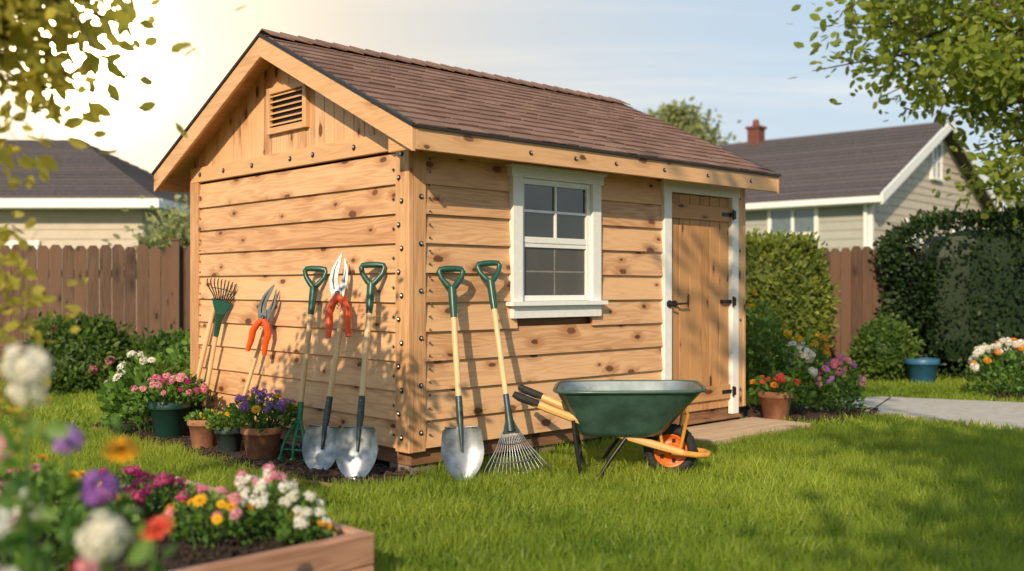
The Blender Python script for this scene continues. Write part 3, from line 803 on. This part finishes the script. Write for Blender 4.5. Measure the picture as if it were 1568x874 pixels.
tube(mb,pp,.02,6,0,.6,flat=.5);finish(mb,'bed_edging',[rimw])
# path
mb=MB();P=np.array(pathpoly);n=len(P)
V=[(x,y,.0) for x,y in P]+[(x,y,.035) for x,y in P]
mb.add(V,[list(range(n,2*n))],0,.4);mb.add(V,[[i,(i+1)%n,n+(i+1)%n,n+i] for i in range(n)],0,.4)
for (x1,y1,x2,y2) in [(4.35,8.1,5.3,9.95),(5.6,6.95,7.1,9.2),(3.32,9.34,3.95,10.52)]:
    nn=Vector((-(y2-y1),x2-x1)).normalized()*.008
    mb.add([(x1-nn.x,y1-nn.y,.039),(x2-nn.x,y2-nn.y,.039),(x2+nn.x,y2+nn.y,.039),(x1+nn.x,y1+nn.y,.039)],[[0,1,2,3]],1)
finish(mb,'concrete_path',[concrete,soil])
# raised bed
mb=MB()
RB=Matrix(((av.x,bv.x,0,Q0.x),(av.y,bv.y,0,Q0.y),(0,0,1,0),(0,0,0,1)))
mb.bb((-.0,-.0,.0),(.055,2.0,.125),0);mb.bb((0,0,.128),(.055,2.0,.25),0)
mb.bb((1.545,0,0),(1.6,2.0,.25),0);mb.bb((.056,0,0),(1.544,.05,.125),0);mb.bb((.056,0,.128),(1.544,.05,.248),0);mb.bb((.056,1.95,0),(1.544,2.0,.248),0)
mb.bb((.055,.052,.0),(.12,.12,.235),0,axis=2)
raised=empty('raised_garden_bed',Matrix.Identity(4))
o=finish(mb,'timber_frame',[bedw],M=RB,bevel=.006);o.parent=raised
r=np.random.default_rng(5);mb=MB();g_=24;V=[]
for i in range(g_+1):
    for j in range(g_+1):
        x=.05+1.5*i/g_;y=.05+1.9*j/g_;p=BQ(x,y);V.append((p[0],p[1],.205+r.normal(0,.008)))
F=[[i*(g_+1)+j,(i+1)*(g_+1)+j,(i+1)*(g_+1)+j+1,i*(g_+1)+j+1] for i in range(g_) for j in range(g_)]
mb.add(V,F,0,.5,None,True)
N=5000;ij=r.uniform([.06,.06],[1.54,1.94],(N,2));X=np.array([BQ(*q) for q in ij])
DODE=[[1,0,0],[0,1,0],[-1,0,0],[0,-1,0],[0,0,.8],[0,0,-.8]];DF=[[0,1,4],[1,2,4],[2,3,4],[3,0,4],[1,0,5],[2,1,5],[3,2,5],[0,3,5]]
scatter(mb,DODE,DF,np.c_[X,.208+r.uniform(-.005,.012,N)],r.normal(0,1,(N,3)),r.uniform(0,6.28,N),r.uniform(.004,.016,N),0,r.uniform(0,1,N))
o=finish(mb,'soil_fill',[soil]);o.parent=raised
# ------------------------------------------------------------ GRASS
def lowf(x,y):return .5+.25*np.sin(x*1.7+y*.9)+.25*np.sin(y*2.3-x*.8+1.3)
def grassgen(N,Dmin,Dmax,h0,h1,w,seed,box=None):
    r=np.random.default_rng(seed)
    if box is None:
        D=np.sqrt(r.uniform(Dmin**2,Dmax**2,N));X=r.uniform(-1,1,N)*(D*.56+.4)
    else:
        X=r.uniform(box[0],box[1],N);D=r.uniform(box[2],box[3],N)
    P=np.stack([X,D],1);bad=np.zeros(N,bool)
    for pl in(shedpoly,bedpoly,steppoly,pathpoly,rb,rb2,rbed):bad|=inpoly(P,pl)
    P=P[~bad];n=len(P)
    lf=lowf(P[:,0],P[:,1]);l2=lowf(P[:,0]*4.1+2,P[:,1]*4.3);l3=lowf(P[:,0]*9.3+5,P[:,1]*8.7)
    h=(h0+(h1-h0)*r.uniform(0,1,n))*(.5+.55*l2+.5*l3)
    up=np.stack([r.normal(0,.38,n)+.35*(l3-.5),r.normal(0,.38,n)+.4*(l2-.5),np.ones(n)],1)
    tone=np.clip(.05+.5*lf*r.uniform(.4,1.3,n)+.3*l2+.2*l3*r.uniform(0,1,n)+.2*r.uniform(-1,1,n),0,1)
    return np.c_[P,np.zeros(n)],up,r.uniform(0,6.28,n),np.stack([np.full(n,w)*r.uniform(.7,1.3,n),h,h],1),tone
BL=[[-.5,0,0],[.5,0,0],[.42,.10,.5],[-.42,.10,.5],[.06,.42,.95],[-.06,.42,.95]];BF=[[0,1,2,3],[3,2,4,5]]
mb=MB()
for args in [(240000,2.0,8.2,.035,.09,.0044,11),(110000,8.2,14,.04,.08,.010,12),(40000,0,0,.04,.08,.009,13,(-10,10,-2,14))]:
    P,U,Rr,S,T=grassgen(*args);scatter(mb,BL,BF,P,U,Rr,S,0,T)
grassm=leafmat('grass_blade',(.085,.170,.012),(.42,.50,.06),.45,.42,(.50,.58,.05))
finish(mb,'grass',[grassm])
# ------------------------------------------------------------ POTS + PLANTS
def pot(mb,c,r_,h,m,rim=True):
    pr=[(.001,.0),(r_*.68,.0),(r_*.70,.004),(r_*.90,h*.78),(r_*.99,h*.79),(r_,h*.82),(r_,h*.985),(r_*.97,h),(r_*.90,h),(r_*.87,h*.88),(.001,h*.88)]
    lathe(mb,pr,32,m,c)
def potted(name,c,r_,h,pm,ph,pr,groups,nl,ls,seed):
    e=empty(name,Matrix.Translation(c));mb=MB();pot(mb,(0,0,0),r_,h,0);lathe(mb,[(.001,h*.9),(r_*.88,h*.89)],24,1);o=finish(mb,'pot',[pm,soil]);o.parent=e
    mb=MB();plant(mb,(0,0,h*.85),pr,ph,groups,nl,ls,seed);o=finish(mb,'flowers',FM);o.parent=e
potted('potted_geranium',(-2.62,7.72,0.03),.155,.29,potg,.22,.27,[(30,PI,'cluster',.034),(8,MA,'cluster',.030)],460,.055,1)
potted('potted_seedlings',(-2.21,7.25,.03),.12,.21,terra,.09,.11,[(6,YE,'cluster',.012)],260,.035,2)
potted('potted_marigold',(-1.97,7.03,.03),.10,.175,potb,.16,.14,[(8,YE,'zinnia',.024)],260,.035,3)
potted('potted_pansy',(-1.68,6.78,.03),.14,.22,terra,.26,.22,[(22,PU,'cluster',.033),(12,YE,'zinnia',.032)],560,.045,4)
potted('potted_marigold',(2.30,8.80,.03),.15,.25,terra,.18,.20,[(16,RE,'cluster',.034),(8,OR,'zinnia',.03)],380,.05,5)
mb=MB();pot(mb,(0,0,0),.20,.32,0);lathe(mb,[(.001,.29),(.17,.285)],24,1);finish(mb,'blue_planter',[potbl,soil],M=Matrix.Translation((4.98,12.25,0)))
mb=MB();plant(mb,(-2.86,8.05,.02),.36,.68,[(7,WH,'zinnia',.045),(5,WH,'cluster',.04)],1200,.075,6);finish(mb,'flowering_shrub',FM)
mb=MB();plant(mb,(-2.75,9.1,0),.45,.85,[(3,YE,'cluster',.03)],1300,.08,16);finish(mb,'leafy_shrub',FM)
mb=MB();plant(mb,(2.36,9.55,.02),.28,1.12,[(6,YE,'cluster',.04)],1000,.07,7);finish(mb,'tall_perennial',FM)
mb=MB();plant(mb,(2.56,9.25,.02),.20,.72,[(4,WH,'ball',.07),(3,WH,'cluster',.045)],420,.06,8);finish(mb,'white_hydrangea',FM)
mb=MB();plant(mb,(2.80,9.42,.02),.16,.86,[(8,YE,'cluster',.045),(4,OR,'cluster',.04)],420,.055,9);finish(mb,'yellow_coneflower',FM)
mb=MB();plant(mb,(3.02,9.30,.02),.20,.52,[(16,PI,'cluster',.04),(8,PU,'cluster',.035)],600,.055,10);finish(mb,'pink_phlox',FM)
mb=MB();plant(mb,(5.35,10.75,.02),.45,.60,[(34,WH,'ball',.05),(12,OR,'cluster',.045)],1200,.06,12);finish(mb,'white_rose_bush',FM)
mb=MB();plant(mb,(6.3,10.8,.02),.5,.62,[(26,WH,'ball',.05),(12,PI,'cluster',.045)],1100,.06,13);finish(mb,'white_rose_bush',FM)
# raised bed flowers
mb=MB()
plant(mb,(-.92,3.93,.21),.17,.20,[(24,WH,'cluster',.026)],420,.035,20);plant(mb,(-1.15,3.83,.21),.17,.20,[(13,YE,'zinnia',.026),(7,PI,'cluster',.028)],380,.035,21)
plant(mb,(-.78,3.80,.21),.10,.13,[(10,WH,'cluster',.022),(3,YE,'zinnia',.02)],180,.03,22);plant(mb,(-1.02,4.12,.21),.12,.24,[(8,PI,'cluster',.026),(6,WH,'cluster',.025)],200,.035,23)
finish(mb,'mixed_bedding_flowers',FM)
mb=MB();plant(mb,(-1.52,4.35,.21),.17,.14,[(16,MA,'cluster',.028)],260,.035,24);plant(mb,(-1.78,4.55,.21),.16,.14,[(12,MA,'cluster',.028),(4,YE,'zinnia',.022)],260,.035,25)
finish(mb,'magenta_primrose',FM)
mb=MB();plant(mb,(-1.75,3.6,.21),.35,.35,[(12,YE,'zinnia',.035),(10,PI,'cluster',.035)],900,.05,26);finish(mb,'mixed_bedding_flowers',FM)
fl=[(-.97,2.02,1.02,.05,WH,'ball'),(-1.02,2.12,.96,.04,WH,'cluster'),(-1.01,2.30,.83,.036,PU,'ball'),(-.90,2.2,.74,.044,PU,'ball'),(-.93,2.40,.79,.044,YE,'zinnia'),
    (-.78,1.93,.70,.052,WH,'ball'),(-.82,2.33,.62,.042,RE,'zinnia'),(-1.0,1.95,.72,.04,WH,'cluster'),(-.93,1.85,.62,.045,WH,'ball'),(-1.12,2.2,.82,.04,PI,'cluster'),
    (-.74,2.15,.52,.036,WH,'cluster'),(-1.06,2.05,.58,.04,PU,'cluster'),(-.88,2.1,.60,.03,PI,'cluster'),(-1.15,2.4,.66,.04,WH,'cluster'),(-.78,1.8,.50,.04,YE,'zinnia'),(-.98,2.3,.52,.04,RE,'cluster')]
mb=MB();explicit_plant(mb,(-1.0,2.1,0),fl,46,.055);plant(mb,(-1.0,2.1,0),.30,.60,[],900,.06,31)
finish(mb,'tall_flower_clump',FM)
# ------------------------------------------------------------ FENCE
def fence(name,x0,y0,x1,y1,h):
    mb=MB();d=Vector((x1-x0,y1-y0));Ln=d.length;ang=math.atan2(d.y,d.x);M=Matrix.Translation((x0,y0,0))@Matrix.Rotation(ang,4,'Z')
    x=0
    while x<Ln:
        w=.138;hh=h+random.uniform(-.02,.02);a,b=x,x+w;y=random.uniform(-.004,.004)
        mb.X=M
        pts=[(a,.03),(b,.03),(b,hh-.05),(b-.035,hh),(a+.035,hh),(a,hh-.05)]
        tn=random.random();ou=random.random()*40
        V=[(p[0],y,p[1]) for p in pts]+[(p[0],y+.02,p[1]) for p in pts]
        mb.add(V,[list(range(6))],0,tn,[(ou+p[1],ou*2+p[0]) for p in pts]);mb.add(V,[list(range(6,12))[::-1]],0,tn,[(ou+p[1],ou*2+p[0]) for p in pts][::-1])
        mb.add(V,[[i,6+i,6+(i+1)%6,(i+1)%6] for i in range(6)],0,tn)
        x+=w+.008
    x=0
    while x<Ln+.1:
        mb.box((x,-.05,(h+.06)/2),(.095,.085,h+.06),0);mb.box((x,-.05,h+.075),(.12,.11,.03),0);x+=2.3
    for z in(.35,h-.35):mb.box((Ln/2,.045,z),(Ln,.04,.09),0)
    mb.X=None
    return finish(mb,name,[fencew])
fence('wooden_fence',-11,11.6,1.0,13.2,1.70);fence('wooden_fence',1.05,13.25,13,14.1,1.72)
# ------------------------------------------------------------ HOUSES
def roofslab(mb,V4,m,th=.12):
    V=np.array(V4,float);n=np.cross(V[1]-V[0],V[3]-V[0]);n/=np.linalg.norm(n)
    if n[2]<0:n=-n
    mb.hexa(np.concatenate([V-n*th,V]),0,m,.5)
def shrow(mb,A,B,C,D,m,n=18):
    A,B,C,D=[np.array(q,float) for q in(A,B,C,D)]
    nn=np.cross(B-A,D-A);nn/=np.linalg.norm(nn)
    if nn[2]<0:nn=-nn
    for i in range(n):
        t0,t1=i/n,(i+1.15)/n;t1=min(t1,1)
        a=A+(D-A)*t0+nn*.03;b=B+(C-B)*t0+nn*.03;c=B+(C-B)*t1+nn*.005;d=A+(D-A)*t1+nn*.005
        mb.add([a,b,c,d,a-nn*.03,b-nn*.03],[[0,1,2,3],[4,5,1,0]],m,random.random())
def hwin(mb,M,x,z,w,h,mw=1,mt=2):
    old=mb.X;mb.X=M
    f=.1
    mb.bb((x,-.09,z),(x+f,-.0,z+h),mw);mb.bb((x+w-f,-.09,z),(x+w,-.0,z+h),mw);mb.bb((x-.03,-.10,z+h),(x+w+.03,-.0,z+h+f),mw);mb.bb((x-.03,-.12,z-.06),(x+w+.03,0,z),mw)
    mb.bb((x+f,-.05,z),(x+w-f,-.04,z+h),mt);mb.bb((x+w/2-.04,-.08,z),(x+w/2+.04,-.051,z+h),mw);mb.bb((x+f,-.075,z+h/2-.03),(x+w/2-.04,-.051,z+h/2+.03),mw);mb.bb((x+w/2+.04,-.075,z+h/2-.03),(x+w-f,-.051,z+h/2+.03),mw)
    mb.X=old
hg=glassm('house_glass',(.14,.19,.20),.08)
HM=[hwall,white,hg,hroof,brick,hwall2]
ga=math.atan2(.75,.66);HMt=Matrix.Translation((8.9,25,0))@Matrix.Rotation(ga,4,'Z')
W2,L2,E2,R2=9.3,7.2,3.53,5.75
house=empty('suburban_house',HMt)
def hch(mb,n,par,bev=0):
    o=finish(mb,n,HM,bevel=bev);o.parent=par
mb=MB()
mb.bb((.02,.02,0),(W2-.02,L2-.02,E2),0,.5)
siding(mb,Matrix.Identity(4),0,W2,[],15,0.2,.222,.03,False,5)
Ml=Matrix(((0,1,0,0),(-1,0,0,L2),(0,0,1,0),(0,0,0,1)))
siding(mb,Ml,0,L2,[],15,0.2,.222,.03,False)
sl2=(R2-E2)/(W2/2)
for i in range(11):
    za=E2+i*.2;zb=za+.2;xa=(za-E2)/sl2;xb=(min(zb,R2)-E2)/sl2
    if xa>W2/2-.1:break
    V=[[xa,-.03,za],[W2-xa,-.03,za],[W2-xa,.05,za],[xa,.05,za],[xb,-.01,zb],[W2-xb,-.01,zb],[W2-xb,.05,zb],[xb,.05,zb]];mb.hexa(np.array(V),0,5)
for x in(-.05,W2-.05):mb.bb((x,-.05,0),(x+.1,.05,E2),1)
hch(mb,'walls',house)
mb=MB();hwin(mb,Ml,L2-2.75,1.95,1.4,1.25);hwin(mb,Matrix.Identity(4),4.1,4.25,.85,.95);hwin(mb,Matrix.Identity(4),2.2,1.4,1.2,1.5);hwin(mb,Matrix.Identity(4),6.0,1.4,1.2,1.5);hch(mb,'windows',house)
mb=MB();ov=.45;ez=E2-ov*sl2+.1
for s in(0,1):
    def X(x):return x if s==0 else W2-x
    A=(X(-ov),-.4,ez);B=(X(-ov),L2+.3,ez);C=(X(W2/2),L2+.3,R2+.1);D=(X(W2/2),-.4,R2+.1)
    roofslab(mb,[A,B,C,D],3,.1);shrow(mb,A,B,C,D,3)
    V=np.array([[X(-ov),-.46,ez-.22],[X(-ov),-.41,ez-.22],[X(W2/2),-.41,R2-.12],[X(W2/2),-.46,R2-.12],[X(-ov),-.46,ez+.05],[X(-ov),-.41,ez+.05],[X(W2/2),-.41,R2+.15],[X(W2/2),-.46,R2+.15]])
    mb.hexa(V,0,1)
    xx=X(-ov);mb.bb((xx-.06,-.44,ez-.16),(xx+.06,L2+.3,ez-.01),1)
mb.bb((-ov,-.4,ez-.18),(-.0,L2,ez-.161),1)
mb.bb((-.14,.06,.3),(-.05,.14,ez-.15),1)
hch(mb,'roof',house)
mb=MB();mb.bb((W2/2-.35,L2-1.9,R2-.4),(W2/2+.05,L2-1.5,R2+.45),4);mb.bb((W2/2-.4,L2-1.95,R2+.45),(W2/2+.1,L2-1.45,R2+.53),4);tube(mb,[(W2/2-.15,L2-1.7,R2+.53),(W2/2-.15,L2-1.7,R2+.75)],[.12,.09],10,4);hch(mb,'chimney',house)
h2=empty('suburban_house',Matrix.Translation((-16.5,22,0)))
W3,L3=8.45,7.5
mb=MB();mb.bb((.02,.02,0),(W3-.02,L3-.02,3.05),0,.5);siding(mb,Matrix.Identity(4),0,W3,[],14,.15,.21,.03,False,5)
siding(mb,Matrix(((0,-1,0,W3),(1,0,0,0),(0,0,1,0),(0,0,0,1))),0,L3,[],14,.15,.21,.03,False,5)
hch(mb,'walls',h2)
mb=MB();o_=.5;e=3.08;rz=4.95
A=(-o_,-o_,e);B=(W3+o_,-o_,e);C=(W3+o_,L3+o_,e);D=(-o_,L3+o_,e);R0=(2.4,L3/2,rz);R1=(W3-3.0,L3/2,rz)
shrow(mb,A,B,R1,R0,3,20);shrow(mb,B,C,R1,R1,3,20);shrow(mb,C,D,R0,R1,3,20);shrow(mb,D,A,R0,R0,3,20)
mb.bb((-o_-.05,-o_-.08,e-.2),(W3+o_+.05,-o_+.03,e-.005),1);mb.bb((W3+o_-.03,-o_+.031,e-.2),(W3+o_+.08,L3+o_,e-.005),1);mb.bb((-o_,-o_+.04,e-.2),(W3+o_-.04,L3+o_,e-.185),1)
hch(mb,'roof',h2)
mb=MB();hwin(mb,Matrix.Identity(4),2.0,1.3,1.4,1.3);hwin(mb,Matrix.Identity(4),5.0,.9,1.2,1.2);hch(mb,'windows',h2)
# ------------------------------------------------------------ VEGETATION
lmR=leafmat('leaf_sunny',(.085,.135,.018),(.29,.35,.05),.5,.5,(.42,.48,.05))
lmG=leafmat('leaf_gold',(.24,.25,.025),(.56,.48,.09),.6,.5,(.82,.72,.12))
lmD=leafmat('leaf_hedge_dark',(.014,.032,.010),(.045,.085,.020),.2)
lmM=leafmat('leaf_mid',(.050,.11,.018),(.17,.25,.04),.4)
lmS=leafmat('leaf_light',(.13,.18,.03),(.31,.35,.06),.45)
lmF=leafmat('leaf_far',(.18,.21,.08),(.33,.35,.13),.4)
tree('unseen_shade_tree',(8.2,13.2,0),2.4,(7.5,12.8,5.3),(3.3,2.2,3.3),95,240,.14,lmR,41,.2,.36,.35,30,
     extra=[(4.6,12.6,4.6),(4.9,12.6,4.2),(5.1,12.5,4.0),(4.5,12.6,5.1),(6.2,12.3,2.7),(6.3,12.3,3.3),(4.9,12.3,5.4),(5.6,12.4,4.6)])
tree('unseen_shade_tree',(-3.1,3.9,0),1.6,(-2.22,3.55,2.26),(.68,.7,.40),44,90,.075,lmG,42,.07,.13,.3,16,
     extra=[(-1.62,3.5,2.05),(-1.52,3.5,2.12),(-1.40,3.45,2.16),(-1.76,3.5,1.9),(-1.84,3.5,1.72),(-1.62,3.5,1.88),(-1.75,3.4,2.1)])
tree('sapling',(-1.98,3.62,.2),.5,(-1.90,3.6,1.06),(.20,.2,.48),22,28,.055,lmG,43,.02,.07,.3,14)
tree('distant_tree',(6.4,40,0),3,(6.1,40,6.6),(2.0,1.8,1.7),60,120,.26,lmF,44,.3,.4,.4,12)
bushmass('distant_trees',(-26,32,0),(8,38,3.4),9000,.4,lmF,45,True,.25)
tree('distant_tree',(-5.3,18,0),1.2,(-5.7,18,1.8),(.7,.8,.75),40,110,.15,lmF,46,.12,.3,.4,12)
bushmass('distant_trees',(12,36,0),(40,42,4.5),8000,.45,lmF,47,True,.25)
bushmass('clipped_hedge',(4.95,12.55,0),(9.5,13.5,2.08),26000,.07,lmD,48,True,.04)
bushmass('arborvitae_shrub',(2.7,12.2,0),(3.85,12.95,1.72),11000,.07,lmS,49,True,.09,None,False)
bushmass('round_shrub',(4.30,12.3,0),(4.95,12.9,.72),3500,.06,lmM,50,True,.1,None,True)
bushmass('flowering_bush',(-5.4,10.9,-.3),(-4.2,11.6,.82),6500,.07,lmM,51,True,.1,(14,[4,6],.05),True)
bushmass('flowering_bush',(-4.4,11.0,-.3),(-3.3,11.7,.62),5000,.07,lmM,52,True,.1,None,True)
bushmass('leafy_hedge',(-9.5,10.6,-.3),(-6.6,11.3,.7),7000,.08,lmM,53,True,.1,None,True)
# unseen trees added behind the camera to shade the near lawn and dapple the shed's lower right side
tree('unseen_shade_tree',(1.9,-7.0,0),3.0,(1.1,-6.1,6.0),(2.1,1.7,1.5),72,270,.19,lmM,60,.2,.34,.2,20,
     extra=[(-.65,-1.95,6.75),(-.35,-1.65,7.15),(-.1,-3.9,6.2)])
tree('unseen_shade_tree',(8.5,-3.5,0),3.0,(6.6,-4.2,6.0),(2.6,2.2,2.0),60,160,.2,lmM,61,.22,.42,.25,20)
# ------------------------------------------------------------ LIGHT
el=math.radians(28);ax,ay=-.27,-.963;nn=math.hypot(ax,ay);ax/=nn;ay/=nn
d=Vector((ax*math.cos(el),ay*math.cos(el),math.sin(el)))
sun=bpy.data.lights.new('sun','SUN');sun.energy=5.0;sun.angle=math.radians(.5);sun.color=(1,.81,.57)
so=bpy.data.objects.new('sun',sun);COL.objects.link(so);so.rotation_mode='QUATERNION';so.rotation_quaternion=d.to_track_quat('Z','Y');so.location=(-5,-8,12)
w=bpy.data.worlds.new('World');scene.world=w;w.use_nodes=True;nt=w.node_tree;nt.nodes.clear();g=G(nt)
sky=g.n('ShaderNodeTexSky',sky_type='NISHITA');sky.sun_disc=False;sky.sun_elevation=el;sky.sun_rotation=math.atan2(ax,ay);sky.air_density=1.0;sky.dust_density=1.5;sky.ozone_density=1.5
tc=g.n('ShaderNodeTexCoord').outputs['Generated']
s_=g.n('ShaderNodeSeparateXYZ');g.put(s_.inputs[0],tc)
zz=g.m('MAXIMUM',s_.outputs[2],0.0)
haze=g.m('POWER',g.m('SUBTRACT',1,zz),8)
col=g.mix(.75,sky.outputs[0],(4.4,5.8,7.1))
col=g.mix(g.m('MULTIPLY',haze,.8),col,(7.2,7.0,6.5))
den=g.m('ADD',zz,.10)
cv=g.xyz(g.m('MULTIPLY',g.m('DIVIDE',s_.outputs[0],den),.45),g.m('DIVIDE',s_.outputs[1],den))
cl=g.ss(g.noise(cv,.85,7,.58,.6),.47,.70)
cl=g.m('MULTIPLY',cl,g.ss(zz,.55,.12))
col=g.mix(g.m('MULTIPLY',cl,.8),col,(7.9,7.7,7.3))
gd=Vector((-.423,1,.236)).normalized()
dp=g.n('ShaderNodeVectorMath',operation='DOT_PRODUCT');g.put(dp.inputs[0],tc);dp.inputs[1].default_value=gd
dt=g.m('MAXIMUM',dp.outputs['Value'],0)
col=g.mix(g.m('MULTIPLY',g.m('POWER',dt,12),.95),col,(8.2,6.7,4.8))
glow=g.m('ADD',g.m('MULTIPLY',g.m('POWER',dt,90),6),g.m('MULTIPLY',g.m('POWER',dt,1500),700))
gc=g.n('ShaderNodeVectorMath',operation='SCALE');gc.inputs[0].default_value=(1.0,.82,.52);g.put(gc.inputs['Scale'],glow)
ad=g.n('ShaderNodeVectorMath',operation='ADD');g.put(ad.inputs[0],col);g.put(ad.inputs[1],gc.outputs[0])
bg=g.n('ShaderNodeBackground');g.put(bg.inputs[0],ad.outputs[0]);bg.inputs[1].default_value=.125
ow=g.n('ShaderNodeOutputWorld');nt.links.new(bg.outputs[0],ow.inputs[0])
# ------------------------------------------------------------ CAMERA
cd=bpy.data.cameras.new('camera');cam=bpy.data.objects.new('camera',cd);COL.objects.link(cam);scene.camera=cam
cam.location=(0,0,1.18);cam.rotation_euler=(math.pi/2,0,0);cd.sensor_width=36;cd.lens=35.47;cd.shift_y=.002;cd.clip_start=.05;cd.clip_end=1000
cd.dof.use_dof=True;cd.dof.focus_distance=7.0;cd.dof.aperture_fstop=1.2
scene.view_settings.view_transform='Standard'
try:scene.view_settings.look='None'
except:pass
scene.view_settings.exposure=0
